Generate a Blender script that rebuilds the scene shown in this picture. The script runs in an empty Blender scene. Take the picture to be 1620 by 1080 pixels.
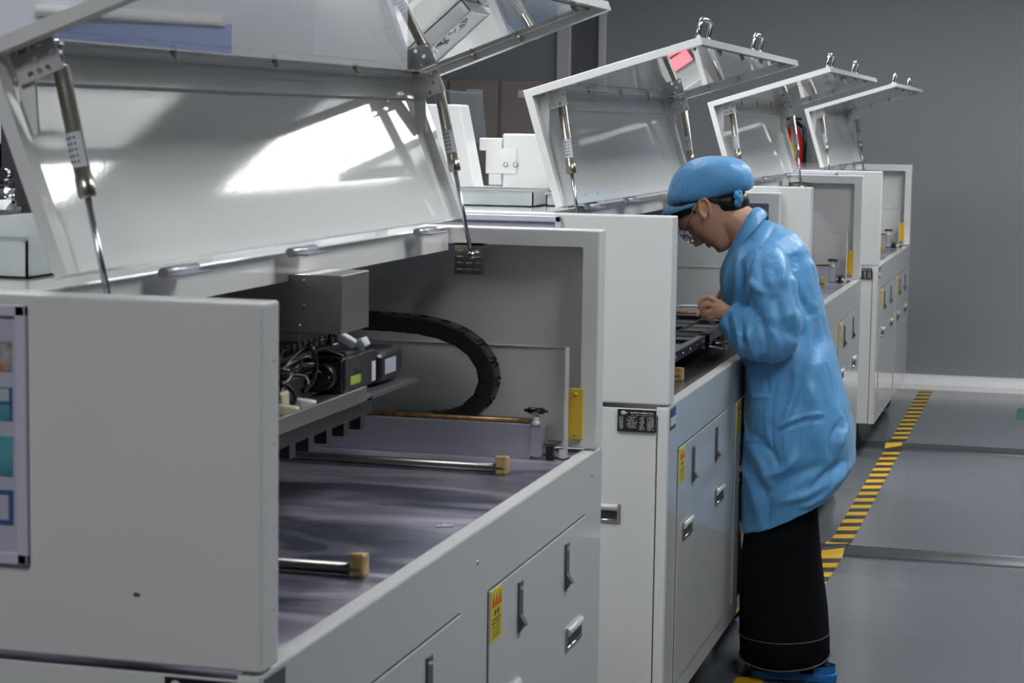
import bpy, bmesh, math, random
from mathutils import Vector, Matrix
random.seed(7)
sc = bpy.context.scene
col = sc.collection
PI = math.pi
R = math.radians

# ------------------------------------------------------------------ camera, world, exposure
cam_d = bpy.data.cameras.new('camera')
cam = bpy.data.objects.new('camera', cam_d); col.objects.link(cam); sc.camera = cam
YAW, PITCH, ROLL = R(15.026), R(6.112), R(0.818)
fw = Vector((-math.sin(YAW)*math.cos(PITCH), math.cos(YAW)*math.cos(PITCH), -math.sin(PITCH)))
rt = Vector((math.cos(YAW), math.sin(YAW), 0)); up = rt.cross(fw)
r2 = rt*math.cos(ROLL)+up*math.sin(ROLL); u2 = -rt*math.sin(ROLL)+up*math.cos(ROLL)
m = Matrix((r2, u2, -fw)).transposed().to_4x4(); m.translation = Vector((0, 0, 1.55))
cam.matrix_world = m
cam_d.sensor_width = 36; cam_d.lens = 3277.861/1620*36
cam_d.clip_start = .05
cam_d.dof.use_dof = True; cam_d.dof.focus_distance = 5.6; cam_d.dof.aperture_fstop = 13
w = bpy.data.worlds.new('world'); sc.world = w; w.use_nodes = True
w.node_tree.nodes['Background'].inputs[0].default_value = (.6, .68, .8, 1)
w.node_tree.nodes['Background'].inputs[1].default_value = .05
sc.view_settings.view_transform = 'Standard'; sc.view_settings.look = 'None'
sc.view_settings.gamma = 1; sc.view_settings.use_curve_mapping = False
sc.view_settings.exposure = 0.0
sc.cycles.use_denoising = True
sc.cycles.max_bounces = 8
sc.cycles.sample_clamp_indirect = 6
LAMP = 17.5          # strength of the ceiling panels

# ------------------------------------------------------------------ materials
def mat(name, rgb, rough=.5, metal=0., spec=.5, bump=0., bscale=60., coat=0., noise=0., nscale=4., alpha=None, emit=None, trans=0., ior=1.45, stretch=None):
    M = bpy.data.materials.new(name); M.use_nodes = True
    nt = M.node_tree; b = nt.nodes['Principled BSDF']
    b.inputs['Base Color'].default_value = (*rgb, 1); b.inputs['Roughness'].default_value = rough
    b.inputs['Metallic'].default_value = metal; b.inputs['Specular IOR Level'].default_value = spec
    b.inputs['IOR'].default_value = ior
    if trans: b.inputs['Transmission Weight'].default_value = trans
    if coat: b.inputs['Coat Weight'].default_value = coat; b.inputs['Coat Roughness'].default_value = .04
    if alpha is not None: b.inputs['Alpha'].default_value = alpha
    if emit: b.inputs['Emission Color'].default_value = (*emit[0], 1); b.inputs['Emission Strength'].default_value = emit[1]
    tc = nt.nodes.new('ShaderNodeTexCoord'); mp = nt.nodes.new('ShaderNodeMapping')
    nt.links.new(tc.outputs['Object'], mp.inputs['Vector'])
    if stretch: mp.inputs['Scale'].default_value = stretch
    if bump:
        n = nt.nodes.new('ShaderNodeTexNoise'); n.inputs['Scale'].default_value = bscale; n.inputs['Detail'].default_value = 3
        bp = nt.nodes.new('ShaderNodeBump'); bp.inputs['Strength'].default_value = bump; bp.inputs['Distance'].default_value = .002
        nt.links.new(mp.outputs[0], n.inputs['Vector']); nt.links.new(n.outputs['Fac'], bp.inputs['Height'])
        nt.links.new(bp.outputs[0], b.inputs['Normal'])
    if noise:
        n = nt.nodes.new('ShaderNodeTexNoise'); n.inputs['Scale'].default_value = nscale; n.inputs['Detail'].default_value = 5
        r = nt.nodes.new('ShaderNodeMapRange'); r.inputs['To Min'].default_value = 1-noise; r.inputs['To Max'].default_value = 1+noise
        r.inputs['From Min'].default_value = .3; r.inputs['From Max'].default_value = .7
        mx = nt.nodes.new('ShaderNodeVectorMath'); mx.operation = 'SCALE'; mx.inputs[0].default_value = rgb
        nt.links.new(mp.outputs[0], n.inputs['Vector']); nt.links.new(n.outputs['Fac'], r.inputs['Value'])
        nt.links.new(r.outputs[0], mx.inputs['Scale']); nt.links.new(mx.outputs[0], b.inputs['Base Color'])
    return M
FRONT = mat('white_enamel_shaded', (.50, .505, .50), .055, spec=.6, bump=.02, bscale=160, noise=.015, nscale=2)  # copy of the white enamel, shade of the front faces put into its colour
WHITE = mat('white_enamel', (.76, .765, .755), .055, spec=.6, bump=.02, bscale=160, noise=.015, nscale=2)
WHITE2 = mat('white_enamel_housing', (.63, .635, .625), .28, bump=.03, bscale=300, noise=.02, nscale=2)
INNER = mat('inner_white_enamel', (.62, .6, .58), .4, noise=.02)
DARKGAP = mat('black_rubber', (.012, .012, .013), .6)
BLACK = mat('black_plastic', (.014, .014, .016), .38, bump=.05, bscale=90)
BLACKG = mat('black_gloss_plastic', (.012, .012, .014), .2)
CHROME = mat('chrome', (.78, .78, .78), .12, metal=1)
STEEL = mat('bronze_steel', (.46, .42, .36), .28, metal=1, noise=.12, nscale=12)
RODD = mat('dull_steel_rod', (.24, .22, .21), .33, metal=1)
ROD = mat('polished_rod', (.5, .52, .58), .22, metal=1)
ZINC = mat('zinc_plate', (.58, .58, .59), .4, metal=.2, noise=.06, nscale=30)
STAIN = mat('stainless_sheet', (.42, .39, .37), .34, metal=1, noise=.08, nscale=5)
ALU = mat('aluminium_profile', (.46, .465, .52), .38, metal=.6, noise=.05, nscale=6, stretch=(1, 1, 12))
RUST = mat('stained_steel', (.32, .17, .07), .4, metal=.7, noise=.5, nscale=18, stretch=(3, 1, 1))
BRASS = mat('flux_stained_plastic', (.44, .31, .12), .45, noise=.35, nscale=60)
AMBER = mat('yellow_plastic', (.62, .4, .03), .35, noise=.06, nscale=30)
YEL = mat('yellow_label', (.62, .5, .02), .45)
RED = mat('red_print', (.55, .12, .02), .5)
PAPER = mat('paper_label', (.62, .64, .68), .5)
INK = mat('black_print', (.03, .03, .035), .5)
GRAYW = mat('grey_print', (.5, .5, .48), .5)
LAV = mat('lavender_plastic', (.52, .51, .62), .35)
LAVP = mat('lavender_paper', (.42, .42, .5), .5)
TEAL = mat('teal_photo_print', (.07, .25, .3), .4, noise=.4, nscale=20)
NAVY = mat('navy_print', (.05, .09, .25), .45)
PHOTO = mat('photo_print', (.3, .28, .27), .45, noise=.5, nscale=40)
GREEN = mat('green_label', (.03, .15, .08), .4)
LIME = mat('lime_label', (.35, .5, .05), .5)
LOCKER = mat('taupe_enamel', (.21, .185, .17), .4, noise=.05)
SLATE = mat('slate_enamel', (.075, .08, .088), .4, noise=.05)
GREYCAB = mat('grey_enamel', (.15, .155, .145), .4)
ACRYL = mat('clear_acrylic', (.97, .985, .98), .0, trans=1, ior=1.49)
BINP = mat('frosted_plastic', (.86, .9, .9), .35, trans=.55, ior=1.15)
RUBBERW = mat('cream_plastic', (.55, .5, .36), .5)
EXTRED = mat('red_enamel', (.5, .02, .015), .3)
SCREEN = mat('dark_display', (.03, .035, .045), .1)
LED = mat('red_indicator', (.5, .02, .03), .4, emit=((1, .08, .1), 5))
SKIN = mat('skin', (.54, .30, .20), .5, noise=.06, nscale=25, bump=.06, bscale=300)
HAIR = mat('black_hair', (.009, .008, .008), .35, bump=.6, bscale=90, stretch=(1, 6, 1))
LIP = mat('lips', (.38, .13, .11), .45)
TROUS = mat('black_denim', (.0035, .004, .006), .9, spec=.2, noise=.2, nscale=30)
SEAMT = mat('grey_thread', (.09, .075, .07), .8)
SOCK = mat('black_sock', (.008, .008, .009), .9)
SLIP = mat('blue_foam', (.012, .15, .42), .5)
LAMPM = mat('lamp_diffuser', (.9, .9, .9), .5, emit=((.965, .985, 1), LAMP))
FRAMEW = mat('white_lamp_frame', (.7, .7, .7), .5)
CEIL = mat('ceiling_panel', (.55, .56, .57), .7)
COVE = mat('white_cove', (.8, .78, .77), .35)
TRIMW = mat('pale_wall_profile', (.5, .5, .53), .4, metal=.3)
CABLEC = mat('grey_cable_cover', (.075, .078, .085), .34, metal=.5, noise=.06, nscale=9)

def deck_mat():
    M = mat('worn_steel_deck', (.25, .25, .29), .3, metal=.6)
    nt = M.node_tree; b = nt.nodes['Principled BSDF']; mp = [n for n in nt.nodes if n.type == 'MAPPING'][0]
    mp.inputs['Scale'].default_value = (1.6, 4, 1); mp.inputs['Rotation'].default_value = (0, 0, .5)
    n = nt.nodes.new('ShaderNodeTexNoise'); n.inputs['Scale'].default_value = 1.3; n.inputs['Detail'].default_value = 7; n.inputs['Distortion'].default_value = 1.2
    nt.links.new(mp.outputs[0], n.inputs['Vector'])
    r = nt.nodes.new('ShaderNodeValToRGB'); r.color_ramp.elements[0].position = .40; r.color_ramp.elements[0].color = (.12, .13, .18, 1)
    r.color_ramp.elements[1].position = .62; r.color_ramp.elements[1].color = (.62, .58, .70, 1)
    nt.links.new(n.outputs['Fac'], r.inputs[0]); nt.links.new(r.outputs[0], b.inputs['Base Color'])
    q = nt.nodes.new('ShaderNodeMapRange'); q.inputs['To Min'].default_value = .2; q.inputs['To Max'].default_value = .42
    nt.links.new(n.outputs['Fac'], q.inputs['Value']); nt.links.new(q.outputs[0], b.inputs['Roughness'])
    return M
DECK = deck_mat()
def wall_mat(name, rgb):
    return mat(name, rgb, .55, noise=.03, nscale=1.2)
WALLM = wall_mat('grey_wall_paint', (.23, .245, .265))
WALLD = wall_mat('dark_grey_wall_panel', (.10, .105, .115))
WALLS = wall_mat('pale_grey_wall_paint', (.24, .25, .26))
def floor_mat():
    M = mat('grey_epoxy_floor', (.13, .142, .157), .17)
    nt = M.node_tree; b = nt.nodes['Principled BSDF']; mp = [n for n in nt.nodes if n.type == 'MAPPING'][0]
    n = nt.nodes.new('ShaderNodeTexNoise'); n.inputs['Scale'].default_value = .8; n.inputs['Detail'].default_value = 4
    nt.links.new(mp.outputs[0], n.inputs['Vector'])
    r = nt.nodes.new('ShaderNodeValToRGB'); r.color_ramp.elements[0].position = .3; r.color_ramp.elements[0].color = (.118, .132, .147, 1)
    r.color_ramp.elements[1].position = .7; r.color_ramp.elements[1].color = (.145, .155, .172, 1)
    nt.links.new(n.outputs['Fac'], r.inputs[0])
    # scuffs and small pale chips
    v = nt.nodes.new('ShaderNodeTexVoronoi'); v.inputs['Scale'].default_value = 1.9
    mp2 = nt.nodes.new('ShaderNodeMapping'); mp2.inputs['Scale'].default_value = (1.2, .55, 1); mp2.inputs['Rotation'].default_value = (0, 0, .4)
    nt.links.new(mp.outputs[0], mp2.inputs[0]); nt.links.new(mp2.outputs[0], v.inputs['Vector'])
    c = nt.nodes.new('ShaderNodeMath'); c.operation = 'LESS_THAN'; c.inputs[1].default_value = .017
    nt.links.new(v.outputs['Distance'], c.inputs[0])
    mx = nt.nodes.new('ShaderNodeMix'); mx.data_type = 'RGBA'; mx.inputs['B'].default_value = (.5, .5, .5, 1)
    nt.links.new(c.outputs[0], mx.inputs['Factor']); nt.links.new(r.outputs[0], mx.inputs['A'])
    nt.links.new(mx.outputs['Result'], b.inputs['Base Color'])
    bn = nt.nodes.new('ShaderNodeTexNoise'); bn.inputs['Scale'].default_value = 2.2; bn.inputs['Detail'].default_value = 2
    bp = nt.nodes.new('ShaderNodeBump'); bp.inputs['Strength'].default_value = .12; bp.inputs['Distance'].default_value = .01
    nt.links.new(mp.outputs[0], bn.inputs['Vector']); nt.links.new(bn.outputs['Fac'], bp.inputs['Height']); nt.links.new(bp.outputs[0], b.inputs['Normal'])
    return M
FLOORM = floor_mat()
def coat_mat():
    M = mat('blue_antistatic_cloth', (.10, .32, .66), .42, spec=.45)
    nt = M.node_tree; b = nt.nodes['Principled BSDF']
    b.inputs['Sheen Weight'].default_value = .15
    geo = nt.nodes.new('ShaderNodeTexCoord'); sep = nt.nodes.new('ShaderNodeSeparateXYZ'); nt.links.new(geo.outputs['Object'], sep.inputs[0])
    # fine antistatic thread lines running up the cloth
    a = nt.nodes.new('ShaderNodeMath'); a.operation = 'ADD'; nt.links.new(sep.outputs['X'], a.inputs[0])
    y = nt.nodes.new('ShaderNodeMath'); y.operation = 'MULTIPLY'; y.inputs[1].default_value = .9; nt.links.new(sep.outputs['Y'], y.inputs[0]); nt.links.new(y.outputs[0], a.inputs[1])
    s = nt.nodes.new('ShaderNodeMath'); s.operation = 'MULTIPLY'; s.inputs[1].default_value = 2*PI/.008; nt.links.new(a.outputs[0], s.inputs[0])
    sn = nt.nodes.new('ShaderNodeMath'); sn.operation = 'SINE'; nt.links.new(s.outputs[0], sn.inputs[0])
    g = nt.nodes.new('ShaderNodeMath'); g.operation = 'GREATER_THAN'; g.inputs[1].default_value = .86; nt.links.new(sn.outputs[0], g.inputs[0])
    mx = nt.nodes.new('ShaderNodeMix'); mx.data_type = 'RGBA'; mx.inputs['A'].default_value = (.095, .315, .60, 1); mx.inputs['B'].default_value = (.125, .36, .65, 1)
    nt.links.new(g.outputs[0], mx.inputs['Factor']); nt.links.new(mx.outputs['Result'], b.inputs['Base Color'])
    n = nt.nodes.new('ShaderNodeTexNoise'); n.inputs['Scale'].default_value = 11; n.inputs['Detail'].default_value = 4; n.inputs['Distortion'].default_value = .8
    mp = nt.nodes.new('ShaderNodeMapping'); mp.inputs['Scale'].default_value = (1, 1, .55); mp.inputs['Rotation'].default_value = (0, .4, 0)
    nt.links.new(geo.outputs['Object'], mp.inputs[0]); nt.links.new(mp.outputs[0], n.inputs['Vector'])
    bp = nt.nodes.new('ShaderNodeBump'); bp.inputs['Strength'].default_value = .75; bp.inputs['Distance'].default_value = .014
    nt.links.new(n.outputs['Fac'], bp.inputs['Height']); nt.links.new(bp.outputs[0], b.inputs['Normal'])
    return M
COAT = coat_mat()

# ------------------------------------------------------------------ mesh builder
class MB:
    def __init__(s): s.bm = bmesh.new(); s.ms = []
    def mi(s, m):
        if m not in s.ms: s.ms.append(m)
        return s.ms.index(m)
    def _take(s, b2, m, M=None):
        i = s.mi(m)
        for f in b2.faces: f.material_index = i
        if M is not None: b2.transform(M)
        me = bpy.data.meshes.new('t'); b2.to_mesh(me); b2.free(); s.bm.from_mesh(me); bpy.data.meshes.remove(me)
    def box(s, a, b, m, bev=0, seg=2, M=None):
        b2 = bmesh.new(); bmesh.ops.create_cube(b2, size=1)
        a, b = Vector([min(p, q) for p, q in zip(a, b)]), Vector([max(p, q) for p, q in zip(a, b)])
        bmesh.ops.scale(b2, vec=b-a, verts=b2.verts); bmesh.ops.translate(b2, vec=(a+b)/2, verts=b2.verts)
        if bev: bmesh.ops.bevel(b2, geom=b2.edges[:], offset=min(bev, min(b-a)*.49), segments=seg, profile=.5, affect='EDGES')
        s._take(b2, m, M); return s
    def tube(s, pts, r, m, n=12, cap=True, M=None):
        pts = [Vector(p) for p in pts]; rr = r if isinstance(r, (list, tuple)) else [r]*len(pts)
        b2 = bmesh.new(); rings = []; prev = None
        for i, p in enumerate(pts):
            t = (pts[min(i+1, len(pts)-1)]-pts[max(i-1, 0)]).normalized()
            if prev is None:
                a = Vector((0, 0, 1)) if abs(t.z) < .9 else Vector((1, 0, 0)); x = t.cross(a).normalized()
            else: x = (prev-t*prev.dot(t)).normalized()
            prev = x; y = t.cross(x)
            rings.append([b2.verts.new(p+(x*math.cos(2*PI*k/n)+y*math.sin(2*PI*k/n))*rr[i]) for k in range(n)])
        for A, B in zip(rings, rings[1:]):
            for k in range(n): b2.faces.new((A[k], A[(k+1) % n], B[(k+1) % n], B[k]))
        if cap: b2.faces.new(rings[0][::-1]); b2.faces.new(rings[-1])
        for f in b2.faces: f.smooth = len(f.verts) == 4
        bmesh.ops.recalc_face_normals(b2, faces=b2.faces); s._take(b2, m, M); return s
    def prism(s, poly, y0, y1, m, bev=0, M=None, axis='Y'):
        """polygon given in XZ (axis Y), YZ (axis X) or XY (axis Z), extruded along the axis"""
        def P(p, h): return (p[0], h, p[1]) if axis == 'Y' else ((h, p[0], p[1]) if axis == 'X' else (p[0], p[1], h))
        b2 = bmesh.new(); A = [b2.verts.new(P(p, y0)) for p in poly]; B = [b2.verts.new(P(p, y1)) for p in poly]
        b2.faces.new(A); b2.faces.new(B[::-1])
        for k in range(len(poly)): b2.faces.new((A[k], B[k], B[(k+1) % len(poly)], A[(k+1) % len(poly)]))
        bmesh.ops.recalc_face_normals(b2, faces=b2.faces)
        if bev: bmesh.ops.bevel(b2, geom=b2.edges[:], offset=bev, segments=2, profile=.5, affect='EDGES')
        s._take(b2, m, M); return s
    def loft(s, rings, m, cap=True, smooth=True, closed=True, M=None):
        b2 = bmesh.new(); V = [[b2.verts.new(p) for p in r] for r in rings]
        for A, B in zip(V, V[1:]):
            n = len(A)
            for k in range(n if closed else n-1): b2.faces.new((A[k], A[(k+1) % n], B[(k+1) % n], B[k]))
        if cap and closed: b2.faces.new(V[0][::-1]); b2.faces.new(V[-1])
        for f in b2.faces: f.smooth = smooth
        bmesh.ops.recalc_face_normals(b2, faces=b2.faces); s._take(b2, m, M); return s
    def ball(s, c, r, m, sc3=(1, 1, 1), n=16, M=None):
        b2 = bmesh.new(); bmesh.ops.create_uvsphere(b2, u_segments=n, v_segments=n//2+2, radius=r)
        bmesh.ops.scale(b2, vec=sc3, verts=b2.verts)
        T = Matrix.Translation(c)
        if M is not None: T = T @ M
        for f in b2.faces: f.smooth = True
        s._take(b2, m, T); return s
    def build(s, name, parent=None, loc=None, label=None):
        me = bpy.data.meshes.new(name); s.bm.to_mesh(me); s.bm.free()
        for q in s.ms: me.materials.append(q)
        o = bpy.data.objects.new(name, me); col.objects.link(o)
        if parent is not None: o.parent = parent
        if loc: o.location = loc
        if label: o['label'] = label
        return o
def thing(name, label, cat, loc=(0, 0, 0), rz=0, group=None):
    o = bpy.data.objects.new(name, None); col.objects.link(o); o.location = loc; o.rotation_euler = (0, 0, rz)
    o.empty_display_size = .05; o['label'] = label; o['category'] = cat
    if group: o['group'] = group
    return o
def tag(o, label, cat, group=None):
    o['label'] = label; o['category'] = cat
    if group: o['group'] = group
    return o
def struct(o): o['kind'] = 'structure'; return o

# ------------------------------------------------------------------ room shell
X0, X1, Y0, Y1, ZC = -6.2, 3.4, -2.6, 12.45, 2.8
struct(MB().box((X0-.1, Y0-.1, -.1), (X1+.1, Y1+.1, 0), FLOORM).build('floor'))
struct(MB().box((X0-.1, Y0-.1, ZC), (X1+.1, Y1+.1, ZC+.1), CEIL).build('ceiling'))
struct(MB().box((X0-.1, Y1, 0), (X1+.1, Y1+.1, ZC), WALLM).build('wall_far'))
struct(MB().box((X0-.1, Y0-.1, 0), (X1+.1, Y0, ZC), WALLS).build('wall_near'))
struct(MB().box((X0-.1, Y0, 0), (X0, Y1, ZC), WALLS).build('wall_left'))
struct(MB().box((X1, Y0, 0), (X1+.1, Y1, ZC), WALLD).build('wall_right'))
# far wall: partition with pale vertical profiles
struct(MB().box((-3.075, Y1-.05, 0), (-2.985, Y1, ZC), TRIMW, .006).build('trim_1'))
struct(MB().box((-2.815, Y1-.05, 0), (-2.765, Y1, ZC), TRIMW, .006).build('trim_2'))
struct(MB().box((-2.985, Y1-.012, 0), (-2.815, Y1, ZC), WALLD).build('trim_3'))
cv = MB()
ring = [(Y1, 0), (Y1-.1, 0), (Y1-.095, .03), (Y1-.075, .058), (Y1-.045, .075), (Y1-.015, .08), (Y1, .08)]
cv.prism(ring, X0, X1, COVE, axis='X')
struct(cv.build('baseboard_far'))

def ceiling_light(x, y, label):
    t = thing('ceiling_light', label, 'ceiling light', (x, y, ZC), group='ceiling light panels')
    f = MB()
    for a, b in (((-.32, -.62), (.32, -.6)), ((-.32, .6), (.32, .62)), ((-.32, -.6), (-.3, .6)), ((.3, -.6), (.32, .6))):
        f.box((*a, -.03), (*b, -.001), FRAMEW)
    f.build('frame', t); MB().box((-.3, -.6, -.022), (.3, .6, -.004), LAMPM).build('diffuser', t)
    return t
rows = {-.9: 'added over the machines near the camera', .32: 'over the aisle beside the machines', 2.4: 'added near the right wall', -1.9: 'above the machines', -4.6: 'near the left wall'}
order = {.1: 'only', 3.7: 'nearest', 3.5: 'nearest', 6.15: 'second', 6.4: 'middle', 8.8: 'third', 9.4: 'farthest', 10.03: 'farthest', 5.0: 'only', 10.6: 'only'}
for i, (x, y) in enumerate([(.32, 6.15), (.32, 8.8), (.32, 10.03), (.32, 3.5), (-.9, .1), (2.4, 10.6), (-1.9, 3.7), (-1.9, 6.4), (-1.9, 9.4), (-4.6, 5.0)]):  # panels by the camera and right wall added to brighten machine sides, far wall
    ceiling_light(x, y, f'white ceiling light panel, {order[y]} in the row {rows[x]}')

# floor cable covers, tape, sticker
def cable_cover(name, y, x0, label):
    b = MB()
    n = 24
    for sgn in (0,):
        prof = [(-.085, 0), (-.078, .006), (-.05, .015), (-.022, .021), (-.012, .017), (.012, .017), (.022, .021), (.05, .015), (.078, .006), (.085, 0)]
        b.prism([(y+p[0], p[1]+.0005) for p in prof], x0, 3.3, CABLEC, axis='X')
    return tag(b.build(name), label, 'cable cover')
cable_cover('cable_cover', 7.50, -2.2, 'grey ribbed cable cover across the floor, the one nearer the camera')
cable_cover('cable_cover', 10.06, -2.2, 'grey ribbed cable cover across the floor, the one nearer the far wall')

TY = mat('yellow_tape', (.60, .36, .015), .4); TB = mat('black_tape_stripe', (.028, .028, .03), .45)
def tape(x0, y0, x1, y1, h0=.0015, first=0, name='floor_tape', lab=''):
    """diagonal-striped tape laid straight on the floor, humps over the cable covers"""
    b = MB(); W = .078; P = .08
    L = math.hypot(x1-x0, y1-y0); d = Vector(((x1-x0)/L, (y1-y0)/L)); nrm = Vector((d.y, -d.x))
    k = first; s = 0.0
    def zz(y):
        z = h0
        for cy in (7.50, 10.06):
            dy = abs(y-cy)
            if dy < .11: z = max(z, h0+.0225*min(1, (.11-dy)/.055))
        return z
    while s < L:
        e = min(s+P, L); m_ = TY if k % 2 == 0 else TB
        sub = 4 if any(abs(y0+d.y*s-cy) < .15 for cy in (7.5, 10.06)) else 1
        for q in range(sub):
            a, c = s+(e-s)*q/sub, s+(e-s)*(q+1)/sub
            top = []
            sk = .016
            for (dist, side) in ((a-sk, -1), (a+sk, 1), (c+sk, 1), (c-sk, -1)):
                p = Vector((x0, y0))+d*dist+nrm*side*W/2
                top.append((p.x, p.y, zz(y0+d.y*(dist))))
            b2 = bmesh.new()
            A = [b2.verts.new(t_) for t_ in top]; B = [b2.verts.new((t_[0], t_[1], t_[2]-.0012)) for t_ in top]
            b2.faces.new(A); b2.faces.new(B[::-1])
            for i in range(4): b2.faces.new((A[i], B[i], B[(i+1) % 4], A[(i+1) % 4]))
            bmesh.ops.recalc_face_normals(b2, faces=b2.faces)
            b._take(b2, m_)
        s = e; k += 1
    return tag(b.build(name), lab, 'floor tape')
tape(-.843, 4.0, -.777, 7.62, name='floor_tape', lab='yellow and black striped tape running under the feet of the person')
tape(-.777, 7.66, -.777, 10.22, first=1, lab='yellow and black striped tape between the two cable covers')
tape(-.777, 10.26, -.777, 12.35, first=1, lab='yellow and black striped tape ending at the far wall')
st = MB(); st.box((-.24, 11.28, .0003), (-.03, 11.72, .0018), GREEN); st.box((-.17, 11.44, .0018), (-.06, 11.5, .0022), PAPER); st.box((-.13, 11.36, .0018), (-.1, 11.6, .0022), PAPER)
tag(st.build('floor_sticker'), 'green floor sticker with a white mark near the far wall', 'sticker')

# ------------------------------------------------------------------ machines
L = 1.818; T = .055; ZB, ZD, ZT = .163, .898, 1.336; DEP = 1.0
A_ = Vector((-.290, 0, 1.345)); E1 = Vector((-.292, 0, .956)).normalized(); E2 = Vector((.946, 0, .323)).normalized()
LA, LB = .284, .433
def LP(a, b, y):   # point on the open hood: a along the top plate, b along the front plate
    p = A_+E1*a+E2*b; return (p.x, y, p.z)
HM = None; SPT = None
def set_hood(dx=0, dz=0, rot=0, spt=(-.303, 1.612), la=.284, yn=.052):
    """how far this machine's hood is swung open: shifts and turns the hood frame (x = along the front plate, z = along the top plate)"""
    global A_, E1, E2, HM, SPT, LA, YN
    LA, YN = la, yn
    a = math.atan2(.956, -.292)+R(rot); A_ = Vector((-.290+dx, 0, 1.345+dz))
    E1 = Vector((math.cos(a), 0, math.sin(a))); E2 = Vector((math.sin(a), 0, -math.cos(a)))
    HM = Matrix(((E2.x, 0, E1.x, A_.x), (0, 1, 0, 0), (E2.z, 0, E1.z, A_.z), (0, 0, 0, 1))); SPT = spt
set_hood()

def marks(b, x0, x1, y, z, h, m, n, axis='x', rnd=random):
    """a row of tiny printed dashes"""
    w = (x1-x0)/n
    for i in range(n):
        if rnd.random() < .12: continue
        a, c = x0+w*(i+.1), x0+w*(i+.1+.5+.35*rnd.random())
        if axis == 'x': b.box((a, y-.0004, z-h/2), (c, y, z+h/2*(.4+.6*rnd.random())), m)
        else: b.box((y, a, z-h/2), (y+.0004, c, z+h/2*(.4+.6*rnd.random())), m)

def nameplate(root, big=True):
    b = MB(); x0, x1, z0, z1 = -.121, -.030, .838, .890
    yy = -.0045
    b.box((x0, yy, z0), (x1, -.003, z1), BLACKG)
    b.ball((x0+.014, yy, z1-.008), .006, GRAYW, (1, .08, .8), 12); b.prism([(x0+.016, z1-.006), (x0+.026, z1-.008), (x0+.016, z1-.011)], yy-.0006, yy, GRAYW)
    marks(b, x0+.030, x1-.006, yy, z1-.007, .0035, GRAYW, 11)
    marks(b, x0+.030, x1-.008, yy, z1-.0125, .0014, GRAYW, 26)
    for k in range(8):
        z = z1-.0175-k*.0040
        marks(b, x0+.004, x0+.014, yy, z, .0024, GRAYW, 4)
        if k < 7: marks(b, x0+.022+.004*(k % 3 == 0), x0+.046, yy, z, .0018, GRAYW, 8)
        marks(b, x0+.052, x0+.064, yy, z, .0024, GRAYW, 4)
        marks(b, x0+.070, x0+.086, yy, z, .0022, GRAYW, 5)
    return b.build('nameplate', root, label='black nameplate with pale print')

def pull(root, M, name='pull_handle'):
    """recessed chrome pull, flat plate in local x (width .125) z (height .045), facing -y"""
    b = MB()
    b.box((0, -.003, 0), (.125, 0, .045), STEEL, .001, M=M)
    b.box((.008, -.0036, .006), (.117, -.0028, .028), INK, M=M)
    b.tube([(.006, -.001, .036), (.119, -.001, .036)], .0085, ZINC, 14, M=M)
    b.tube([(.008, -.0025, .006), (.117, -.0025, .006)], .003, CHROME, 10, M=M)
    return b.build(name, root, label='chrome recessed pull handle')

def latch(root, y, z, M=None):
    b = MB()
    b.box((.0025, y-.0135, z), (.007, y+.0135, z+.088), SLATE, .0012)
    b.box((.007, y-.009, z+.074), (.0082, y+.009, z+.078), CHROME)
    b.box((.007, y-.010, z+.004), (.010, y+.010, z+.026), SLATE, .001)
    b.prism([(.007, z+.014), (.007, z+.03), (.018, z+.012)], y-.009, y+.009, SLATE)
    return b.build('latch', root, label='dark metal latch')

def warn(root, y, z0, z1):
    b = MB(); w = .07; X = .0035
    b.box((X, y, z0), (X+.001, y+w, z1), YEL)
    h = z1-z0; X2 = X+.001
    b.box((X2, y+.006, z1-h*.34), (X2+.0002, y+w-.006, z1-h*.29), RED)
    for i in range(3):
        yc = y+w*(.22+.28*i); b.prism([(yc-.010, z1-h*.29), (yc+.010, z1-h*.29), (yc, z1-h*.08)], X2, X2+.0004, RED, axis='X')
    for i in range(2):
        yc = y+w*(.38+.26*i); zc = z1-h*.46
        b.box((X2, yc-.004, zc-.005), (X2+.0004, yc+.004, zc+.005), INK); b.box((X2, yc-.006, zc+.001), (X2+.0005, yc+.006, zc+.003), INK)
    for k in range(2): marks(b, y+.008, y+w-.008, X2, z0+h*(.42-.07*k), .003, INK, 9, 'y')
    for k in range(5): marks(b, y+.01, y+w-.012, X2, z0+h*(.28-.05*k), .0018, INK, 12, 'y')
    return b.build('warning_label', root, label='yellow warning label with red triangles')

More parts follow.
